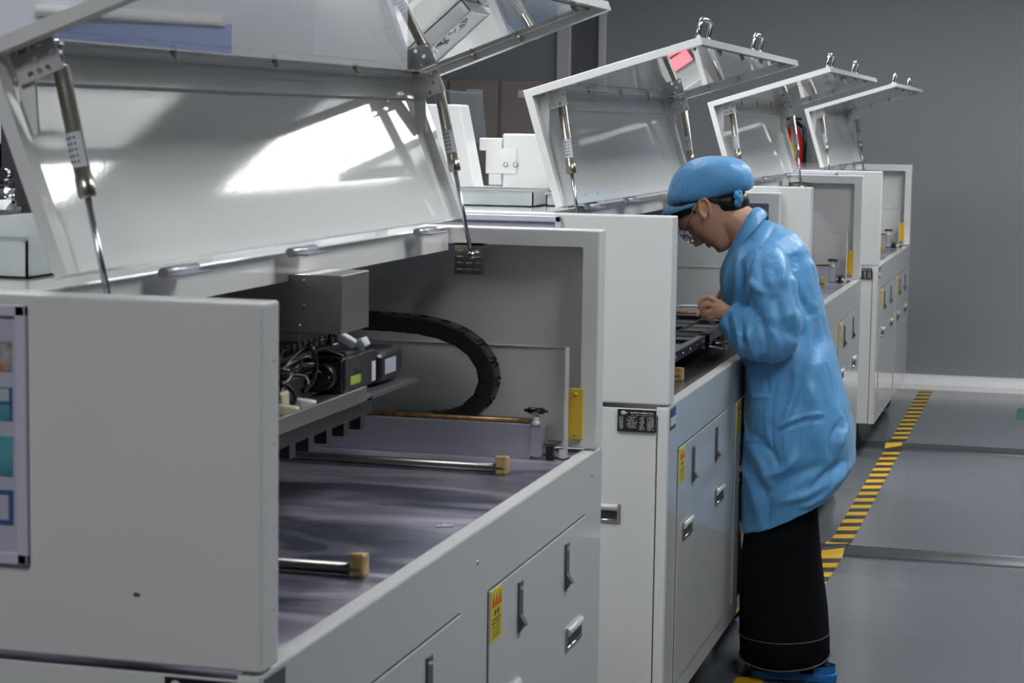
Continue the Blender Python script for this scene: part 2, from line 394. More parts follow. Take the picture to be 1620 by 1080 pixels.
def gas_spring(root, y, label_on=True):
    top = Vector((SPT[0], y, SPT[1])); bot = Vector((-.250, y, 1.283))
    d = (bot-top).normalized(); n = Vector((d.z, 0, -d.x))
    t = MB()
    j = top+d*.012; k = top+d*.190
    t.tube([j+d*.012, j+d*.016, k-d*.026, k-d*.0255, k-d*.003, k], [.0075, .0108, .0108, .0118, .0118, .010], STEEL, 20)
    t.tube([top-d*.004, j+d*.014], .0048, CHROME, 10)
    o = t.build('gas_spring', root)
    r = MB(); r.tube([k, bot+d*.002], .0043, ROD, 12); r.build('rod', o, label='slim polished rod')
    e = MB(); e.ball(top, .0085, CHROME); e.tube([top+Vector((0, -.012, 0)), top+Vector((0, .012, 0))], .0045, CHROME); e.build('ball_joint', o); e = MB()
    e.ball(bot, .0085, CHROME); e.tube([bot+Vector((0, -.010, 0)), bot+Vector((0, .010, 0))], .0045, CHROME); e.build('ball_joint', o)
    lb = MB(); a = top+d*.108; c = top+d*.152
    rings = []
    for p in (a, c):
        rings.append([p+(Vector((0, -1, 0))*math.cos(q)-n*math.sin(q))*.01105 for q in [(-1.2+2.4*i/12) for i in range(13)]])
    lb.loft(rings, PAPER, closed=False, cap=False)
    for s_ in range(5):
        pc = a+(c-a)*(.15+.17*s_)
        for q in range(3):
            an = -.6+.45*q; pp = pc+(Vector((0, -1, 0))*math.cos(an)-n*math.sin(an))*.0113
            lb.ball(pp, .0014, INK, (1, .4, 1.3), 6)
    lb.build('spec_label', o, label='small white printed label')
    return o

def bracket_plate(parent, ys, y, flip=False):
    """perforated zinc plate bolted into the hood beside each gas spring"""
    b = MB(); b2 = bmesh.new()
    # plate with real holes: triangle grid built from a boolean-free pattern
    W, H = .062, .046
    nx, nz = 5, 3
    cw, ch = W/nx, H/nz
    holes = {(1, 0), (3, 0), (0, 1), (2, 1), (4, 1), (1, 2), (3, 2), (2, 0)} if not flip else {(0, 0), (2, 0), (4, 0), (1, 1), (3, 1), (0, 2), (2, 2)}
    for i in range(nx):
        for k in range(nz):
            x0, z0 = i*cw, k*ch; cx, cz = x0+cw/2, z0+ch/2
            corners = [(x0, z0), (x0+cw, z0), (x0+cw, z0+ch), (x0, z0+ch)]
            if (i, k) in holes:
                n = 16; r = .0042
                cir = [b2.verts.new((cx+r*math.cos(2*PI*q/n+PI/4+PI), 0, cz+r*math.sin(2*PI*q/n+PI/4+PI))) for q in range(n)]
                sq = []
                for q in range(n):
                    a = 2*PI*q/n+PI/4+PI; ca, sa = math.cos(a), math.sin(a); s_ = 1/max(abs(ca), abs(sa))
                    sq.append(b2.verts.new((cx+ca*s_*cw/2, 0, cz+sa*s_*ch/2)))
                for q in range(n): b2.faces.new((sq[q], sq[(q+1) % n], cir[(q+1) % n], cir[q]))
            else:
                b2.faces.new([b2.verts.new((p[0], 0, p[1])) for p in corners])
    bmesh.ops.remove_doubles(b2, verts=b2.verts, dist=1e-5)
    r = bmesh.ops.extrude_face_region(b2, geom=b2.faces[:]); vs = [g for g in r['geom'] if isinstance(g, bmesh.types.BMVert)]
    bmesh.ops.translate(b2, vec=(0, .003, 0), verts=vs); bmesh.ops.recalc_face_normals(b2, faces=b2.faces)
    # the plate hangs from the front plate near the corner, lying along the front plate
    o0 = A_+E1*(LA-.010)+E2*.020
    M = Matrix(((E2.x, 0, E1.x, o0.x-E1.x*H), (0, 1, 0, y), (E2.z, 0, E1.z, o0.z-E1.z*H), (0, 0, 0, 1)))
    b._take(b2, ZINC, M)
    b.box((0, -.008, H-.003), (W, .012, H), ZINC, M=M)
    for q in (.012, .030, .048): b.ball((M @ Vector((q, -.004, H-.007))), .0045, STEEL, n=10)
    return b.build('spring_bracket', parent, label='perforated zinc bracket plate')

def hood(root):
    """open L-shaped hood with a clear acrylic front pane"""
    t = .018; y0, y1 = YN, 1.768
    b = MB()
    wl = .028; F = .05; G = LA-.0025; e = .0004
    for (p, q) in ((y0, y0+wl), (y1-wl, y1)):
        b.prism([(0, 0), (t, 0), (t, LA-t), (LB, LA-t), (LB, LA), (0, LA)], p, q, WHITE, .0008, M=HM)
    a0, a1 = y0+wl-.001, y1-wl+.001
    b.box((e, a0, e), (.0025, a1, LA-e), WHITE, M=HM)                             # top plate (now leaning back)
    b.box((.002, a0, e), (t-e, a1, .0029), WHITE, M=HM)                           # hinge-edge flange
    b.box((LB-.0029, a0, LA-t+e), (LB-e, a1, LA-e), WHITE, M=HM)                  # front-edge flange
    b.box((.002, a0, G), (F, a1, LA-e), WHITE, M=HM); b.box((LB-.045, a0, G), (LB-.002, a1, LA-e), WHITE, M=HM)
    b.box((F-.001, a0, G), (LB-.044, y0+.042, LA-e*2), WHITE, M=HM); b.box((F-.001, y1-.042, G), (LB-.044, a1, LA-e*2), WHITE, M=HM)
    # stiffening channel along the inner corner
    b.box((.0020, a0, LA-.046), (.010, a1, LA-.040), WHITE, M=HM)
    h = b.build('hood', root, label='open white L-shaped hood')
    MB().box((F-.012, y0+.030, G-.0032), (LB-.034, y1-.030, G-.0002), ACRYL, M=HM).build('window_pane', h, label='clear acrylic pane')
    # acorn nuts that clamp the pane
    pts = [(F-.006, y) for y in (.165, .55, .94, 1.33, 1.70)]+[(LB-.038, y) for y in (.165, .53, .89, 1.24, 1.62)]+[(x, yy) for x in (.15, .25) for yy in (y0+.036, y1-.036)]
    for (bx, y) in pts:
        n = MB(); n.tube([(bx, y, G-.003), (bx, y, G-.007)], .0062, STEEL, 6, M=HM)
        n.tube([(bx, y, G-.007), (bx, y, G-.012), (bx, y, G-.016)], [.005, .0045, .001], STEEL, 10, M=HM); n.build('acorn_nut', h)
    for y in (y0+.050, y1-.062):
        s_ = MB(); p0 = Vector((.040, 0, LA-.006)); p1 = Vector((.006, 0, LA-.115))
        d = (p1-p0).normalized(); nn = Vector((d.z, 0, -d.x))*.011
        b2 = MB(); poly = [p0+nn, p0-nn, p1-nn, p1+nn]
        b2.prism([(q.x, q.z) for q in poly], y, y+.006, WHITE, M=HM); b2.build('corner_brace', h)
    bracket_plate(h, 0, .105); bracket_plate(h, 0, 1.70, True)
    for y in (.19, 1.03):
        g = MB(); zz = LA
        pts = []
        x0 = LB-.02
        pth = [(x0+.55*hh, y+dy, zz+hh) for dy, hh in ((-.07, 0), (-.07, .014), (-.07, .032), (-.066, .040), (-.058, .044), (0, .044), (.058, .044), (.066, .040), (.07, .032), (.07, .014), (.07, 0))]
        g.tube(pth, .0058, CHROME, 12, M=HM)
        for yy in (y-.07, y+.07): g.tube([(x0, yy, zz), (x0, yy, zz+.004)], .007, CHROME, 12, M=HM)
        g.build('grab_handle', h, label='chrome grab handle')
    for y in (.41, .88, 1.53):
        q = MB(); q.tube([(-.286, y-.055, 1.338), (-.286, y+.055, 1.338)], .0075, ALU, 12)
        q.box((-.284, y-.05, 1.333), (-.258, y+.05, 1.336), ALU)
        q.build('hinge', root)
    return h

def end_panel(root, left=True):
    b = MB(); F = .046
    y0, y1 = (0, T) if left else (L-T, L)
    b2 = bmesh.new(); bmesh.ops.create_cube(b2, size=1)
    z0 = ZD+.004
    bmesh.ops.scale(b2, vec=(DEP, T, ZT-z0), verts=b2.verts); bmesh.ops.translate(b2, vec=(-DEP/2, (y0+y1)/2, (z0+ZT)/2), verts=b2.verts)
    bmesh.ops.bevel(b2, geom=b2.edges[:], offset=.004, segments=3, profile=.5, affect='EDGES')
    sg = 1 if left else -1
    f = max((f for f in b2.faces if f.normal.y*sg > .99), key=lambda f: f.calc_area())
    bmesh.ops.inset_region(b2, faces=[f], thickness=F-.004)
    for v in f.verts:
        if v.co.z < z0+.2: v.co.z = z0+.007
    r = bmesh.ops.extrude_discrete_faces(b2, faces=[f]); f2 = r['faces'][0]
    bmesh.ops.translate(b2, vec=(0, -sg*(T-.008), 0), verts=f2.verts)
    b._take(b2, WHITE2)
    ym = (y0+.008, y0+.011) if left else (y1-.011, y1-.008)
    b.box((-DEP+F, ym[0], 1.095), (-F, ym[1], 1.098), WHITE2, .0008)
    if left:
        for z in (1.266, 1.168, 1.069, .970): b.ball((0, .038, z), .0022, STEEL, (.4, 1, 1), 8)
    else:
        for z in (1.10, 1.19): b.ball((0, L-.012, z), .002, STEEL, (.4, 1, 1), 8)
    return b.build('end_panel', root)

def make_machine(loc, rz, label, gantry=False, deck=None, board=None, length=L, zoff=0):
    t = thing('soldering_machine', label, 'machine', (loc[0], loc[1], zoff), rz, 'row of white machines with raised hoods')
    # lower cabinet
    b = MB()
    b.box((-DEP+.004, .004, ZB+.004), (-.004, L-.004, ZD-.024), INK)
    b.box((-DEP, 0, ZB), (-.030, .004, ZD-.006), WHITE2, .0015)            # left side sheet
    b.box((-.027, 0, ZB), (-.004, .01, ZD-.006), WHITE2)                # left corner post
    b.box((-DEP, L-.004, ZB), (-.030, L, ZD-.006), WHITE2, .0015)
    b.box((-.027, L-.01, ZB), (-.004, L, ZD-.006), WHITE2)
    b.box((-.004, 0, ZB), (0, L, ZD), FRONT, .0012)                    # front sheet
    b.box((-.030, .0003, ZD-.022), (-.0038, L-.0003, ZD-.0004), WHITE)                   # front rim
    b.box((-DEP, .004, ZB), (-DEP+.004, L-.004, ZD-.03), WHITE2)
    b.box((-DEP+.01, .01, ZB-.004), (-.01, L-.01, ZB+.002), INK)
    cab = b.build('cabinet_body', t)
    for q in ((.06, .913), (.06, 1.77), (.09, .085)): pass
    for (y, z) in ((.913, .847), (1.729, .855), (.85, .23)): MB().ball((0, y, z), .004, STEEL, (.5, 1, 1), 10).build('screw', t)
    for k, y0 in enumerate((.115, .978)):
        d = MB(); w_ = .70 if k == 0 else .69
        t_g = MB().box((-.001, y0-.0022, .2138), (.0003, y0+w_+.0022, .7882), INK).build('door_gap', t)
        d.box((.0002, y0, .216), (.0036, y0+w_, .786), FRONT, .0016, 2)
        do = d.build('cabinet_door', t)
        latch(do, y0+.19, .675); latch(do, y0+.53, .675)
        for yy in (.065, .535):
            M = Matrix(((0, -1, 0, .0034), (1, 0, 0, y0+yy), (0, 0, 1, .552), (0, 0, 0, 1)))
            pull(do, M)
        warn(do, y0+.004, .698, .784)
    ty = MB(); ty.box((.0002, .008, .843), (.0012, .074, .893), SCREEN); ty.box((.0012, .008, .852), (.0015, .074, .872), GRAYW)
    ty.build('type_label', t, label='small dark and grey type label')
    MB().box((-DEP+.006, .006, ZD-.024), (-.029, L-.006, ZD-.012), deck or DECK).build('deck_tray', t, label='worn grey steel deck')
    nameplate(t)
    pull(t, Matrix.Translation((-.235, 0, .622)), 'pull_handle')
    end_panel(t, True); end_panel(t, False)
    # housing behind the opening
    tc = MB(); tc.box((-DEP, T, ZT-.006), (-.315, L-T, ZT), WHITE, .002); tc.box((-.3145, T, ZT-.048), (-.311, L-T, ZT-.001), WHITE, .001)
    tc.box((-.335, T, ZT-.0478), (-.3146, L-T, ZT-.044), WHITE); tc.build('top_cover', t)
    MB().box((-DEP+.004, T, ZD), (-DEP+.012, L-T, ZT-.006), INNER).build('back_panel', t)
    # lower mount for the springs
    for y in (.080, L-T-.028):
        q = MB(); M0 = Matrix.Translation((-.290, y, 1.243))
        q.box((0, 0, 0), (.060, .004, .062), STEEL, M=M0); q.box((0, 0, .058), (.060, .028, .062), STEEL, M=M0)
        for i in range(4):
            for k in range(3): q.box((.006+k*.018, -.002, .005+i*.0125), (.019+k*.018, 0, .011+i*.0125), STEEL, .0014, M=M0)
        q.build('spring_mount', t, label='bronze-coloured ribbed mounting plate')
    hood(t)
    gas_spring(t, .135); gas_spring(t, 1.72)
    # casters
    for (x, y) in ((-.12, .13), (-.12, L-.13), (-.88, .13), (-.88, L-.13)):
        c = MB(); c.tube([(x, y-.02, .055), (x, y+.02, .055)], .0545, DARKGAP, 24); c.box((x-.045, y-.035, .108), (x+.045, y+.035, .16), SLATE, .004)
        c.box((x-.03, y-.03, .05), (x+.03, y-.024, .12), SLATE, .002); c.box((x-.03, y+.024, .05), (x+.03, y+.03, .12), SLATE, .002)
        c.tube([(x+.02, y, .001), (x+.02, y, .02)], .0, DARKGAP) if False else None
        c.build('caster', t, label='black swivel caster')
    # conveyor guide rail at the far end
    r = MB(); r.box((-.62, 1.695, ZD-.012), (-.118, 1.725, .955), ALU, .0015); r.box((-.118, 1.69, .892), (-.094, 1.735, .952), ALU, .002)
    r.box((-.118, 1.69, .950), (-.096, 1.70, .955), CHROME)
    rl = r.build('guide_rail', t, label='aluminium conveyor guide rail')
    q = MB(); q.tube([(-.62, 1.705, .960), (-.12, 1.705, .960)], .0042, RUST, 10); q.box((-.62, 1.712, .955), (-.122, 1.738, .962), STEEL)
    q.build('guide_rod', rl, label='rust stained guide rod')
    q = MB(); q.tube([(-.108, 1.70, .950), (-.108, 1.70, .972)], .006, ZINC, 12); q.tube([(-.108, 1.70, .955), (-.108, 1.70, .962)], .009, ZINC, 6)
    q.tube([(-.132, 1.70, .982), (-.127, 1.70, .982), (-.122, 1.70, .982), (-.094, 1.70, .982), (-.089, 1.70, .982), (-.084, 1.70, .982)], [.003, .003, .0065, .0065, .003, .003], BLACKG, 12)
    q.box((-.114, 1.694, .970), (-.102, 1.706, .984), CHROME, .001)
    q.build('clamp_knob', rl, label='black and chrome clamp knob')
    q = MB(); q.box((-.092, 1.70, .915), (-.066, 1.745, .918), SLATE); q.box((-.085, 1.69, ZD-.012), (-.07, 1.705, .914), BLACK); q.tube([(-.09, 1.69, .898), (-.05, 1.68, .891), (-.035, 1.70, .892)], .0022, BLACKG, 6)
    q.box((-.056, 1.715, ZD-.012), (-.0535, 1.745, 1.105), ZINC); q.box((-.064, 1.713, ZD-.012), (-.053, 1.716, .905), WHITE)
    q.build('rail_stop', rl)
    y_ = MB(); y_.box((-.056, L-T-.008, .920), (-.028, L-T+.002, 1.022), AMBER, .001)
    for z in (.931, 1.011): y_.ball((-.042, L-T-.008, z), .004, BRASS, n=10)
    y_.build('yellow_guard', t, label='yellow plastic guard strip')
    # loose rods with stained end clips
    for (y, x) in ((.59, -.078), (1.505, -.113)):
        q = MB(); q.tube([(-.85, y, .900), (x-.005, y, .898)], .0085, RODD, 14); q.tube([(-.85, y+.018, .893), (x-.008, y+.018, .893)], .0055, RODD, 12)
        ro = q.build('support_rod', t, label='polished support rod')
        c = MB(); c.box((x-.022, y-.008, ZD-.012), (x, y-.001, .922), BRASS, .003, 2); c.box((x-.020, y, ZD-.012), (x-.001, y+.026, .918), BRASS, .003, 2); c.build('end_clip', ro, label='amber stained end clip')
    # a few solder crumbs on the deck
    if gantry:
        make_gantry(t)
        n = MB()
        for i in range(9): n.ball((-.09+.003*i+random.uniform(-.002, .002), .98+.012*random.random(), ZD-.010), .003, PAPER, (1, 1, .6), 6)
        n.build('solder_crumbs', t, label='pale solder crumbs')
    return t

def make_gantry(t):
    g = thing('solder_carriage', '', '', (0, 0, 0)); del g['label']; del g['category']; g.parent = t
    g.name = 'solder_carriage'
    b = MB(); b.box((-.300, .46, 1.090), (-.215, 1.015, 1.096), STAIN); b.box((-.218, .46, 1.088), (-.212, .985, 1.112), STAIN, .001)
    b.box((-.30, 1.0, 1.082), (-.225, 1.30, 1.088), SLATE)
    b.build('carriage_beam', g, label='pale metal carriage beam')
    b = MB(); b.box((-.29, .4, 1.060), (-.225, 1.05, 1.088), BLACK)
    for k in range(7): b.box((-.245, .5+.08*k, 1.040), (-.222, .525+.08*k, 1.062), BLACK)
    b.build('toothed_rack', g, label='black toothed rack')
    b = MB(); b.box((-.45, .885, 1.206), (-.222, 1.02, 1.300), STAIN, .0015); b.box((-.60, .90, 1.19), (-.30, .905, 1.30), STAIN)
    for (x, z) in ((-.285, 1.29), (-.285, 1.25), (-.292, 1.218)): b.ball((x, .884, z), .003, CHROME, (1, .5, 1), 8)
    b.build('control_box', g, label='stainless steel box')
    # comb-shaped cable duct
    b = MB(); b.box((-.425, .45, 1.140), (-.335, 1.25, 1.146), BLACK)
    for k in range(30):
        y = .455+k*.0265
        for x in (-.335, -.425): b.box((x-.002, y, 1.143), (x+.002, y+.019, 1.178), BLACK)
        b.box((-.425, y+.010, 1.176), (-.335, y+.0195, 1.1785), SLATE)
    b.build('cable_duct', g, label='black slotted cable duct')
    # motor
    b = MB(); b.box((-.325, .985, 1.096), (-.252, 1.15, 1.156), BLACKG, .006, 3)
    b.box((-.320, 1.145, 1.090), (-.246, 1.285, 1.150), BLACKG, .018, 4)
    b.box((-.315, 1.02, 1.15), (-.262, 1.12, 1.163), BLACK, .005, 2)
    b.tube([(-.285, .96, 1.125), (-.285, .99, 1.125)], .022, BLACK, 16)
    mo = b.build('drive_motor', g, label='black drive motor')
    MB().box((-.2525, 1.015, 1.108), (-.2512, 1.065, 1.122), LIME).build('motor_label', mo, label='lime motor label')
    MB().box((-.2525, 1.122, 1.102), (-.2512, 1.142, 1.136), PAPER).build('motor_label', mo); MB().box((-.2465, 1.175, 1.108), (-.2452, 1.235, 1.134), LAVP).build('motor_label', mo)
    # connectors, wires
    for i, (x, y, z, a) in enumerate(((-.275, 1.06, 1.178, .6), (-.262, 1.09, 1.168, -.5), (-.28, .60, 1.158, .2), (-.255, .74, 1.102, .1), (-.25, .80, 1.104, .1))):
        M = Matrix.Translation((x, y, z)) @ Matrix.Rotation(a, 4, 'Y') @ Matrix.Rotation(a*.7, 4, 'Z')
        MB().box((-.016, -.009, -.008), (.016, .009, .008), PAPER if i != 3 else RUBBERW, .003, M=M).build('connector', g)
    MB().box((-.31, .76, 1.097), (-.275, .80, 1.125), RUBBERW, .004).build('connector', g, label='cream connector block')
    b = MB(); b.box((-.345, .46, 1.097), (-.25, .62, 1.140), SLATE, .004)
    b.box((-.335, .48, 1.140), (-.26, .60, 1.152), BRASS, .003)
    b.build('terminal_box', g)
    b = MB()
    for i in range(26):
        p0 = Vector((-.32+.07*random.random(), .60+.45*random.random(), 1.10+.05*random.random()))
        p3 = Vector((-.33+.09*random.random(), .68+.45*random.random(), 1.11+.085*random.random()))
        p1 = p0+Vector((.03*random.uniform(-1, 1), .06, .05*random.random())); p2 = p3+Vector((.03*random.uniform(-1, 1), -.05, .05*random.random()))
        pts = [p0*(1-s)**3+p1*3*s*(1-s)**2+p2*3*s*s*(1-s)+p3*s**3 for s in [q/10 for q in range(11)]]
        b.tube(pts, random.choice((.0022, .003, .004)), BLACKG, 8)
    b.build('wiring', g, label='loose black wires')
    # drag chain that loops against the end panel
    cc = [(-.62, 1.142), (-.52, 1.143), (-.42, 1.141), (-.36, 1.138), (-.315, 1.130), (-.275, 1.116), (-.243, 1.094), (-.222, 1.063), (-.216, 1.030), (-.228, .996), (-.258, .966), (-.30, .950), (-.36, .942), (-.50, .940), (-.62, .940)]
    pts = []
    for i in range(len(cc)-1):
        a, c = Vector(cc[i]), Vector(cc[i+1]); n = max(1, round((c-a).length/.032))
        pts += [a+(c-a)*k/n for k in range(n)]
    pts.append(Vector(cc[-1]))
    for k in range(len(pts)-1):
        a, c = pts[k], pts[k+1]; d = (c-a); ln = d.length; d.normalize()
        M = Matrix(((d.x, 0, -d.y, (a.x+c.x)/2), (0, 1, 0, 1.745), (d.y, 0, d.x, (a.y+c.y)/2), (0, 0, 0, 1)))
        q = MB(); hl = ln*.56
        q.box((-hl, -.026, -.017), (hl, -.020, .017), BLACK, .003, M=M); q.box((-hl, .020, -.017), (hl, .026, .017), BLACK, .003, M=M)
        q.box((-ln*.30, -.021, .014), (ln*.30, .021, .018), BLACK, .001, M=M); q.box((-ln*.30, -.021, -.018), (ln*.30, .021, -.014), BLACK, .001, M=M)
        q.box((-hl*.9, -.019, -.013), (hl*.9, .019, .013), DARKGAP, M=M)
        q.build('chain_link', g)

MC = [(-.89, 2.209), (-.87, 4.645), (-.847, 7.03), (-.846, 9.675)]
set_hood(-.004, .004, 3.6, (-.326, 1.632), .298, .064)
m1 = make_machine(MC[0], 0, 'white machine nearest the camera with its drag chain and motor visible inside', True)
set_hood()
DECK2 = mat('deck_dark_reflection', (.045, .043, .045), .25, spec=.6, noise=.2, nscale=9)  # dark reflection of the pallets put into this deck's colour
m2 = make_machine(MC[1], 0, 'white machine the person is leaning into, second from the camera', deck=DECK2)
m3 = make_machine(MC[2], 0, 'white machine behind the back of the person, with a dark display on its side')
m4 = make_machine(MC[3], R(-.15), 'white machine farthest from the camera, beside the far wall')

MB().ball((-.158, -.0003, .985), .0042, STAIN, (1.2, .1, .7), 8).build('paint_chip', m1, label='small grey paint chip')

# ------------------------------------------------------------------ boards on the machine sides
def board(name, x0, x1, z0, z1, y, label, pictures=False):
    b = MB(); t = .014; yy = y-.002
    for a, c in (((x0, z1-t), (x1, z1)), ((x0, z0), (x1, z0+t)), ((x0, z0), (x0+t, z1)), ((x1-t, z0), (x1, z1))):
        b.box((a[0], yy-.008, a[1]), (c[0], yy, c[1]), LAV, .002)
    o = thing(name, label, 'notice board', ((x0+x1)/2, y, z0))
    off = Matrix.Translation((-(x0+x1)/2, -y, -z0)); b.bm.transform(off)
    b.build('frame', o, label='lavender plastic frame')
    p = MB(); p.box((x0+t, yy-.002, z0+t), (x1-t, yy-.0005, z1-t), LAVP)
    p.bm.transform(off); p.build('sheet', o, label='pale printed sheet')
    if pictures:
        for i, (z, h, m_) in enumerate(((1.262, .036, PHOTO), (1.205, .04, TEAL), (1.142, .048, TEAL), (1.080, .042, NAVY))):
            q = MB(); xr = x1-.020
            q.box((xr-.12, yy-.0032, z-h/2), (xr, yy-.002, z+h/2), m_)
            if i == 1: q.box((xr-.12, yy-.0036, z-.001), (xr, yy-.003, z+.002), NAVY); q.box((xr-.003, yy-.0036, z-h/2), (xr, yy-.003, z+h/2), NAVY); q.box((xr-.016, yy-.0036, z+.004), (xr-.004, yy-.003, z+h/2-.002), LAVP)
            if i == 3: q.box((xr-.10, yy-.0036, z-h/2+.006), (xr-.006, yy-.003, z+h/2-.006), LAVP)
            if i == 0: q.box((xr-.08, yy-.0036, z-h/2), (xr-.012, yy-.003, z-h/2+.01), RED)
            q.bm.transform(off); q.build('picture', o)
    return o
board('notice_board', -.89-.62, -.89-.296, 1.012, 1.324, 2.209, 'lavender framed board with pictures on the side of the nearest machine', True)
board('notice_board', -.87-.62, -.87-.262, 1.00, 1.330, 4.645, 'lavender framed board on the side of the second machine, mostly hidden')
board('notice_board', -.846-.62, -.846-.20, 1.00, 1.325, 9.675, 'lavender framed board on the side of the farthest machine')
# control panel with a display on the third machine
cp = thing('display_panel', 'white raised panel with dark display on the side of the third machine', 'control panel', (-.847-.29, 7.03, .98))
MB().box((-.19, -.022, 0), (.187, -.001, .333), WHITE2, .006, 3).build('casing', cp)
q = MB(); q.box((.06, -.0235, .245), (.148, -.0215, .300), SCREEN); q.build('display', cp, label='dark display')

# ------------------------------------------------------------------ items on and behind the machines
def side_device(loc, label, hi=.25, w=.20, m_=None, sl=.62):
    t = thing('wave_module', label, 'machine module', loc)
    m_ = m_ or WHITE
    b = MB(); b.prism([(0, 0), (w, 0), (w*sl, hi), (0, hi)], 0, .10, m_, .006); b.build('housing', t)
    c = MB(); c.box((-w*.42, -.010, hi*.70), (0, .09, hi*.92), m_, .004); c.box((-w*.30, -.008, hi*.30), (w*.28, -.001, hi*.74), m_, .003); c.box((-w*.24, -.01, hi*.10), (0, .09, hi*.30), m_, .004)
    c.box((-w*.30, .002, hi*.3), (-w*.02, .06, hi*.7), DARKGAP)
    c.build('mounting_bracket', t)
    for x in (.09, .27):
        n = MB(); n.tube([(w*x, -.002, hi*.46), (w*x, -.012, hi*.46)], .008, STEEL, 12); n.ball((w*x, -.012, hi*.46), .005, CHROME, n=8); n.build('bolt', t)
    return t
side_device((-1.655, 6.02, ZT), 'smaller white slant-fronted module with two bolts on top of the second machine', hi=.172, w=.165)
t = side_device((-1.865, 5.76, ZT), 'tall white slant-fronted module seen behind the far gas spring of the nearest machine', hi=.255, w=.205, sl=.74)
q = MB(); pts = [(.0+.02, -.010, .10), (.045, -.012, .075), (.08, -.012, .080), (.10, -.010, .12)]
q.tube(pts, .0018, BLACKG, 6); q.build('cable', t)

def bin_box(loc, sx, sy, sz, label, nuts=0):
    t = thing('plastic_bin', label, 'storage bin', loc)
    b = MB(); w_ = .003
    b.box((0, 0, 0), (sx, sy, w_), BINP); b.box((0, 0, 0), (w_, sy, sz), BINP); b.box((sx-w_, 0, 0), (sx, sy, sz), BINP); b.box((0, 0, 0), (sx, w_, sz), BINP); b.box((0, sy-w_, 0), (sx, sy, sz), BINP)
    b.box((-.004, -.004, sz-.006), (sx+.004, 0, sz), BINP, .001); b.box((-.004, sy, sz-.006), (sx+.004, sy+.004, sz), BINP, .001)
    b.build('tub', t)
    return t
NUT = mat('zinc_fitting', (.33, .34, .35), .4, metal=.8)
bn = bin_box((-1.50, 4.95, ZT), .22, .16, .042, 'clear plastic bin of small metal fittings on top of the second machine')
q = MB()
for i in range(90):
    cx = random.choice((.075, .155)); q.tube([(cx+random.uniform(-.03, .03), .02+random.random()*.11, .006+random.random()*.022+.0), (cx+random.uniform(-.03, .03), .02+random.random()*.11, .010+random.random()*.022)], .0035, NUT, 6)
o = q.build('metal_fittings'); o.location = (-1.50, 4.95, ZT); tag(o, 'heap of small grey metal fittings inside the clear bin', 'fittings'); o['kind'] = 'stuff'
bin_box((-1.265, 5.02, ZT), .10, .13, .035, 'low clear plastic bin beside the hinge of the second machine')
bin_box((-1.60, 2.42, ZT), .30, .60, .055, 'pale green plastic bin on top of the nearest machine')
# blue striped box and dark cable
bb = MB(); bb.box((0, 0, 0), (.07, .12, .045), WHITE, .003); bb.box((.006, -.001, .025), (.060, 0, .030), NAVY)
o = bb.build('carton'); o.location = (-1.54, 6.20, ZT); tag(o, 'small white box with a blue stripe behind the second hood', 'box')
q = MB()
for k in range(5):
    pts = [(-1.50+.02*s+.004*k, 5.86+.01*k, ZT+.006+.012*math.sin(s*.6+k)**2+.002*k) for s in range(7)]
    q.tube(pts, .004, BLACKG, 8)
o = q.build('cable_bundle'); o.location = (-.0, .12, 0); tag(o, 'short bundle of black cables on top of the second machine beside the white box', 'cable')

# dark cabinets and lockers in the background
ck = thing('dark_cabinet', 'dark grey cabinet with a small pale paper stuck on it, in front of the lockers', 'cabinet', (-2.75, 8.4, 0))
b = MB(); b.prism([(-.10, 1.44), (.235, 1.44), (.21, 1.665), (-.10, 1.69)], 0, .5, SLATE, .006); b.build('upper_casing', ck)
b = MB(); b.box((-.1, .02, .02), (.175, .5, 1.44), GREYCAB, .004); b.build('lower_casing', ck)
b = MB(); b.box((.02, .012, 1.10), (.03, .02, 1.34), INK); b.build('door_handle', ck)
b = MB(); b.box((.035, -.0025, 1.565), (.095, -.0005, 1.612), PAPER); b.build('paper_note', ck, label='pale paper note')
lk = thing('locker_bank', 'taupe metal lockers against the far wall at the left', 'lockers', (-3.4, 11.95, 0))
MB().box((-.9, .02, .02), (.43, .42, 1.785), LOCKER, .008).build('locker_body', lk)
for i in range(4):
    for k in range(2):
        x0 = -.86+i*.32; z0 = .12+k*.86
        d = MB(); d.box((x0, 0, z0), (x0+.30, .021, z0+.80), LOCKER, .004)
        do = d.build('locker_door', lk)
        e = MB(); e.box((x0+.11, -.004, z0+.70), (x0+.21, 0, z0+.745), GRAYW); e.build('name_card', do)
        e = MB()
        for a in range(5):
            for c in range(a+1): e.tube([(x0+.22-.014*c, -.002, z0+.18+.018*(5-a)), (x0+.22-.014*c, .004, z0+.18+.018*(5-a))], .004, INK, 8)
        e.build('vent_holes', do)

# back-row equipment at the upper left
eq = thing('white_cabinet', 'tall white cabinet with a pale rail and blue panel behind the nearest machine', 'cabinet', (-2.6, 5.3, 0))
EQM = mat('pale_lavender_enamel', (.60, .60, .66), .3, noise=.02)
BLUEP = mat('soft_blue_panel', (.22, .28, .52), .4)
b = MB(); b.box((-.9, 0, 1.46), (.62, .8, 2.35), EQM, .01, 3); b.build('upper_casing', eq)
b = MB(); b.box((-.9, .03, .05), (.62, .8, 1.26), EQM, .008); b.box((-.9, .5, 1.26), (.62, .8, 1.46), INK); b.box((-.9, .04, 1.26), (-.86, .5, 1.46), EQM); b.box((.56, .04, 1.26), (.62, .5, 1.46), EQM); b.build('lower_casing', eq)
b = MB(); b.tube([(-.20, -.012, 1.835), (.36, -.012, 1.81)], .017, FRAMEW, 16); b.build('rail', eq, label='white rounded rail')
b = MB(); b.box((-.16, -.006, 1.70), (.375, -.001, 1.80), BLUEP); b.build('blue_panel', eq, label='soft blue panel')
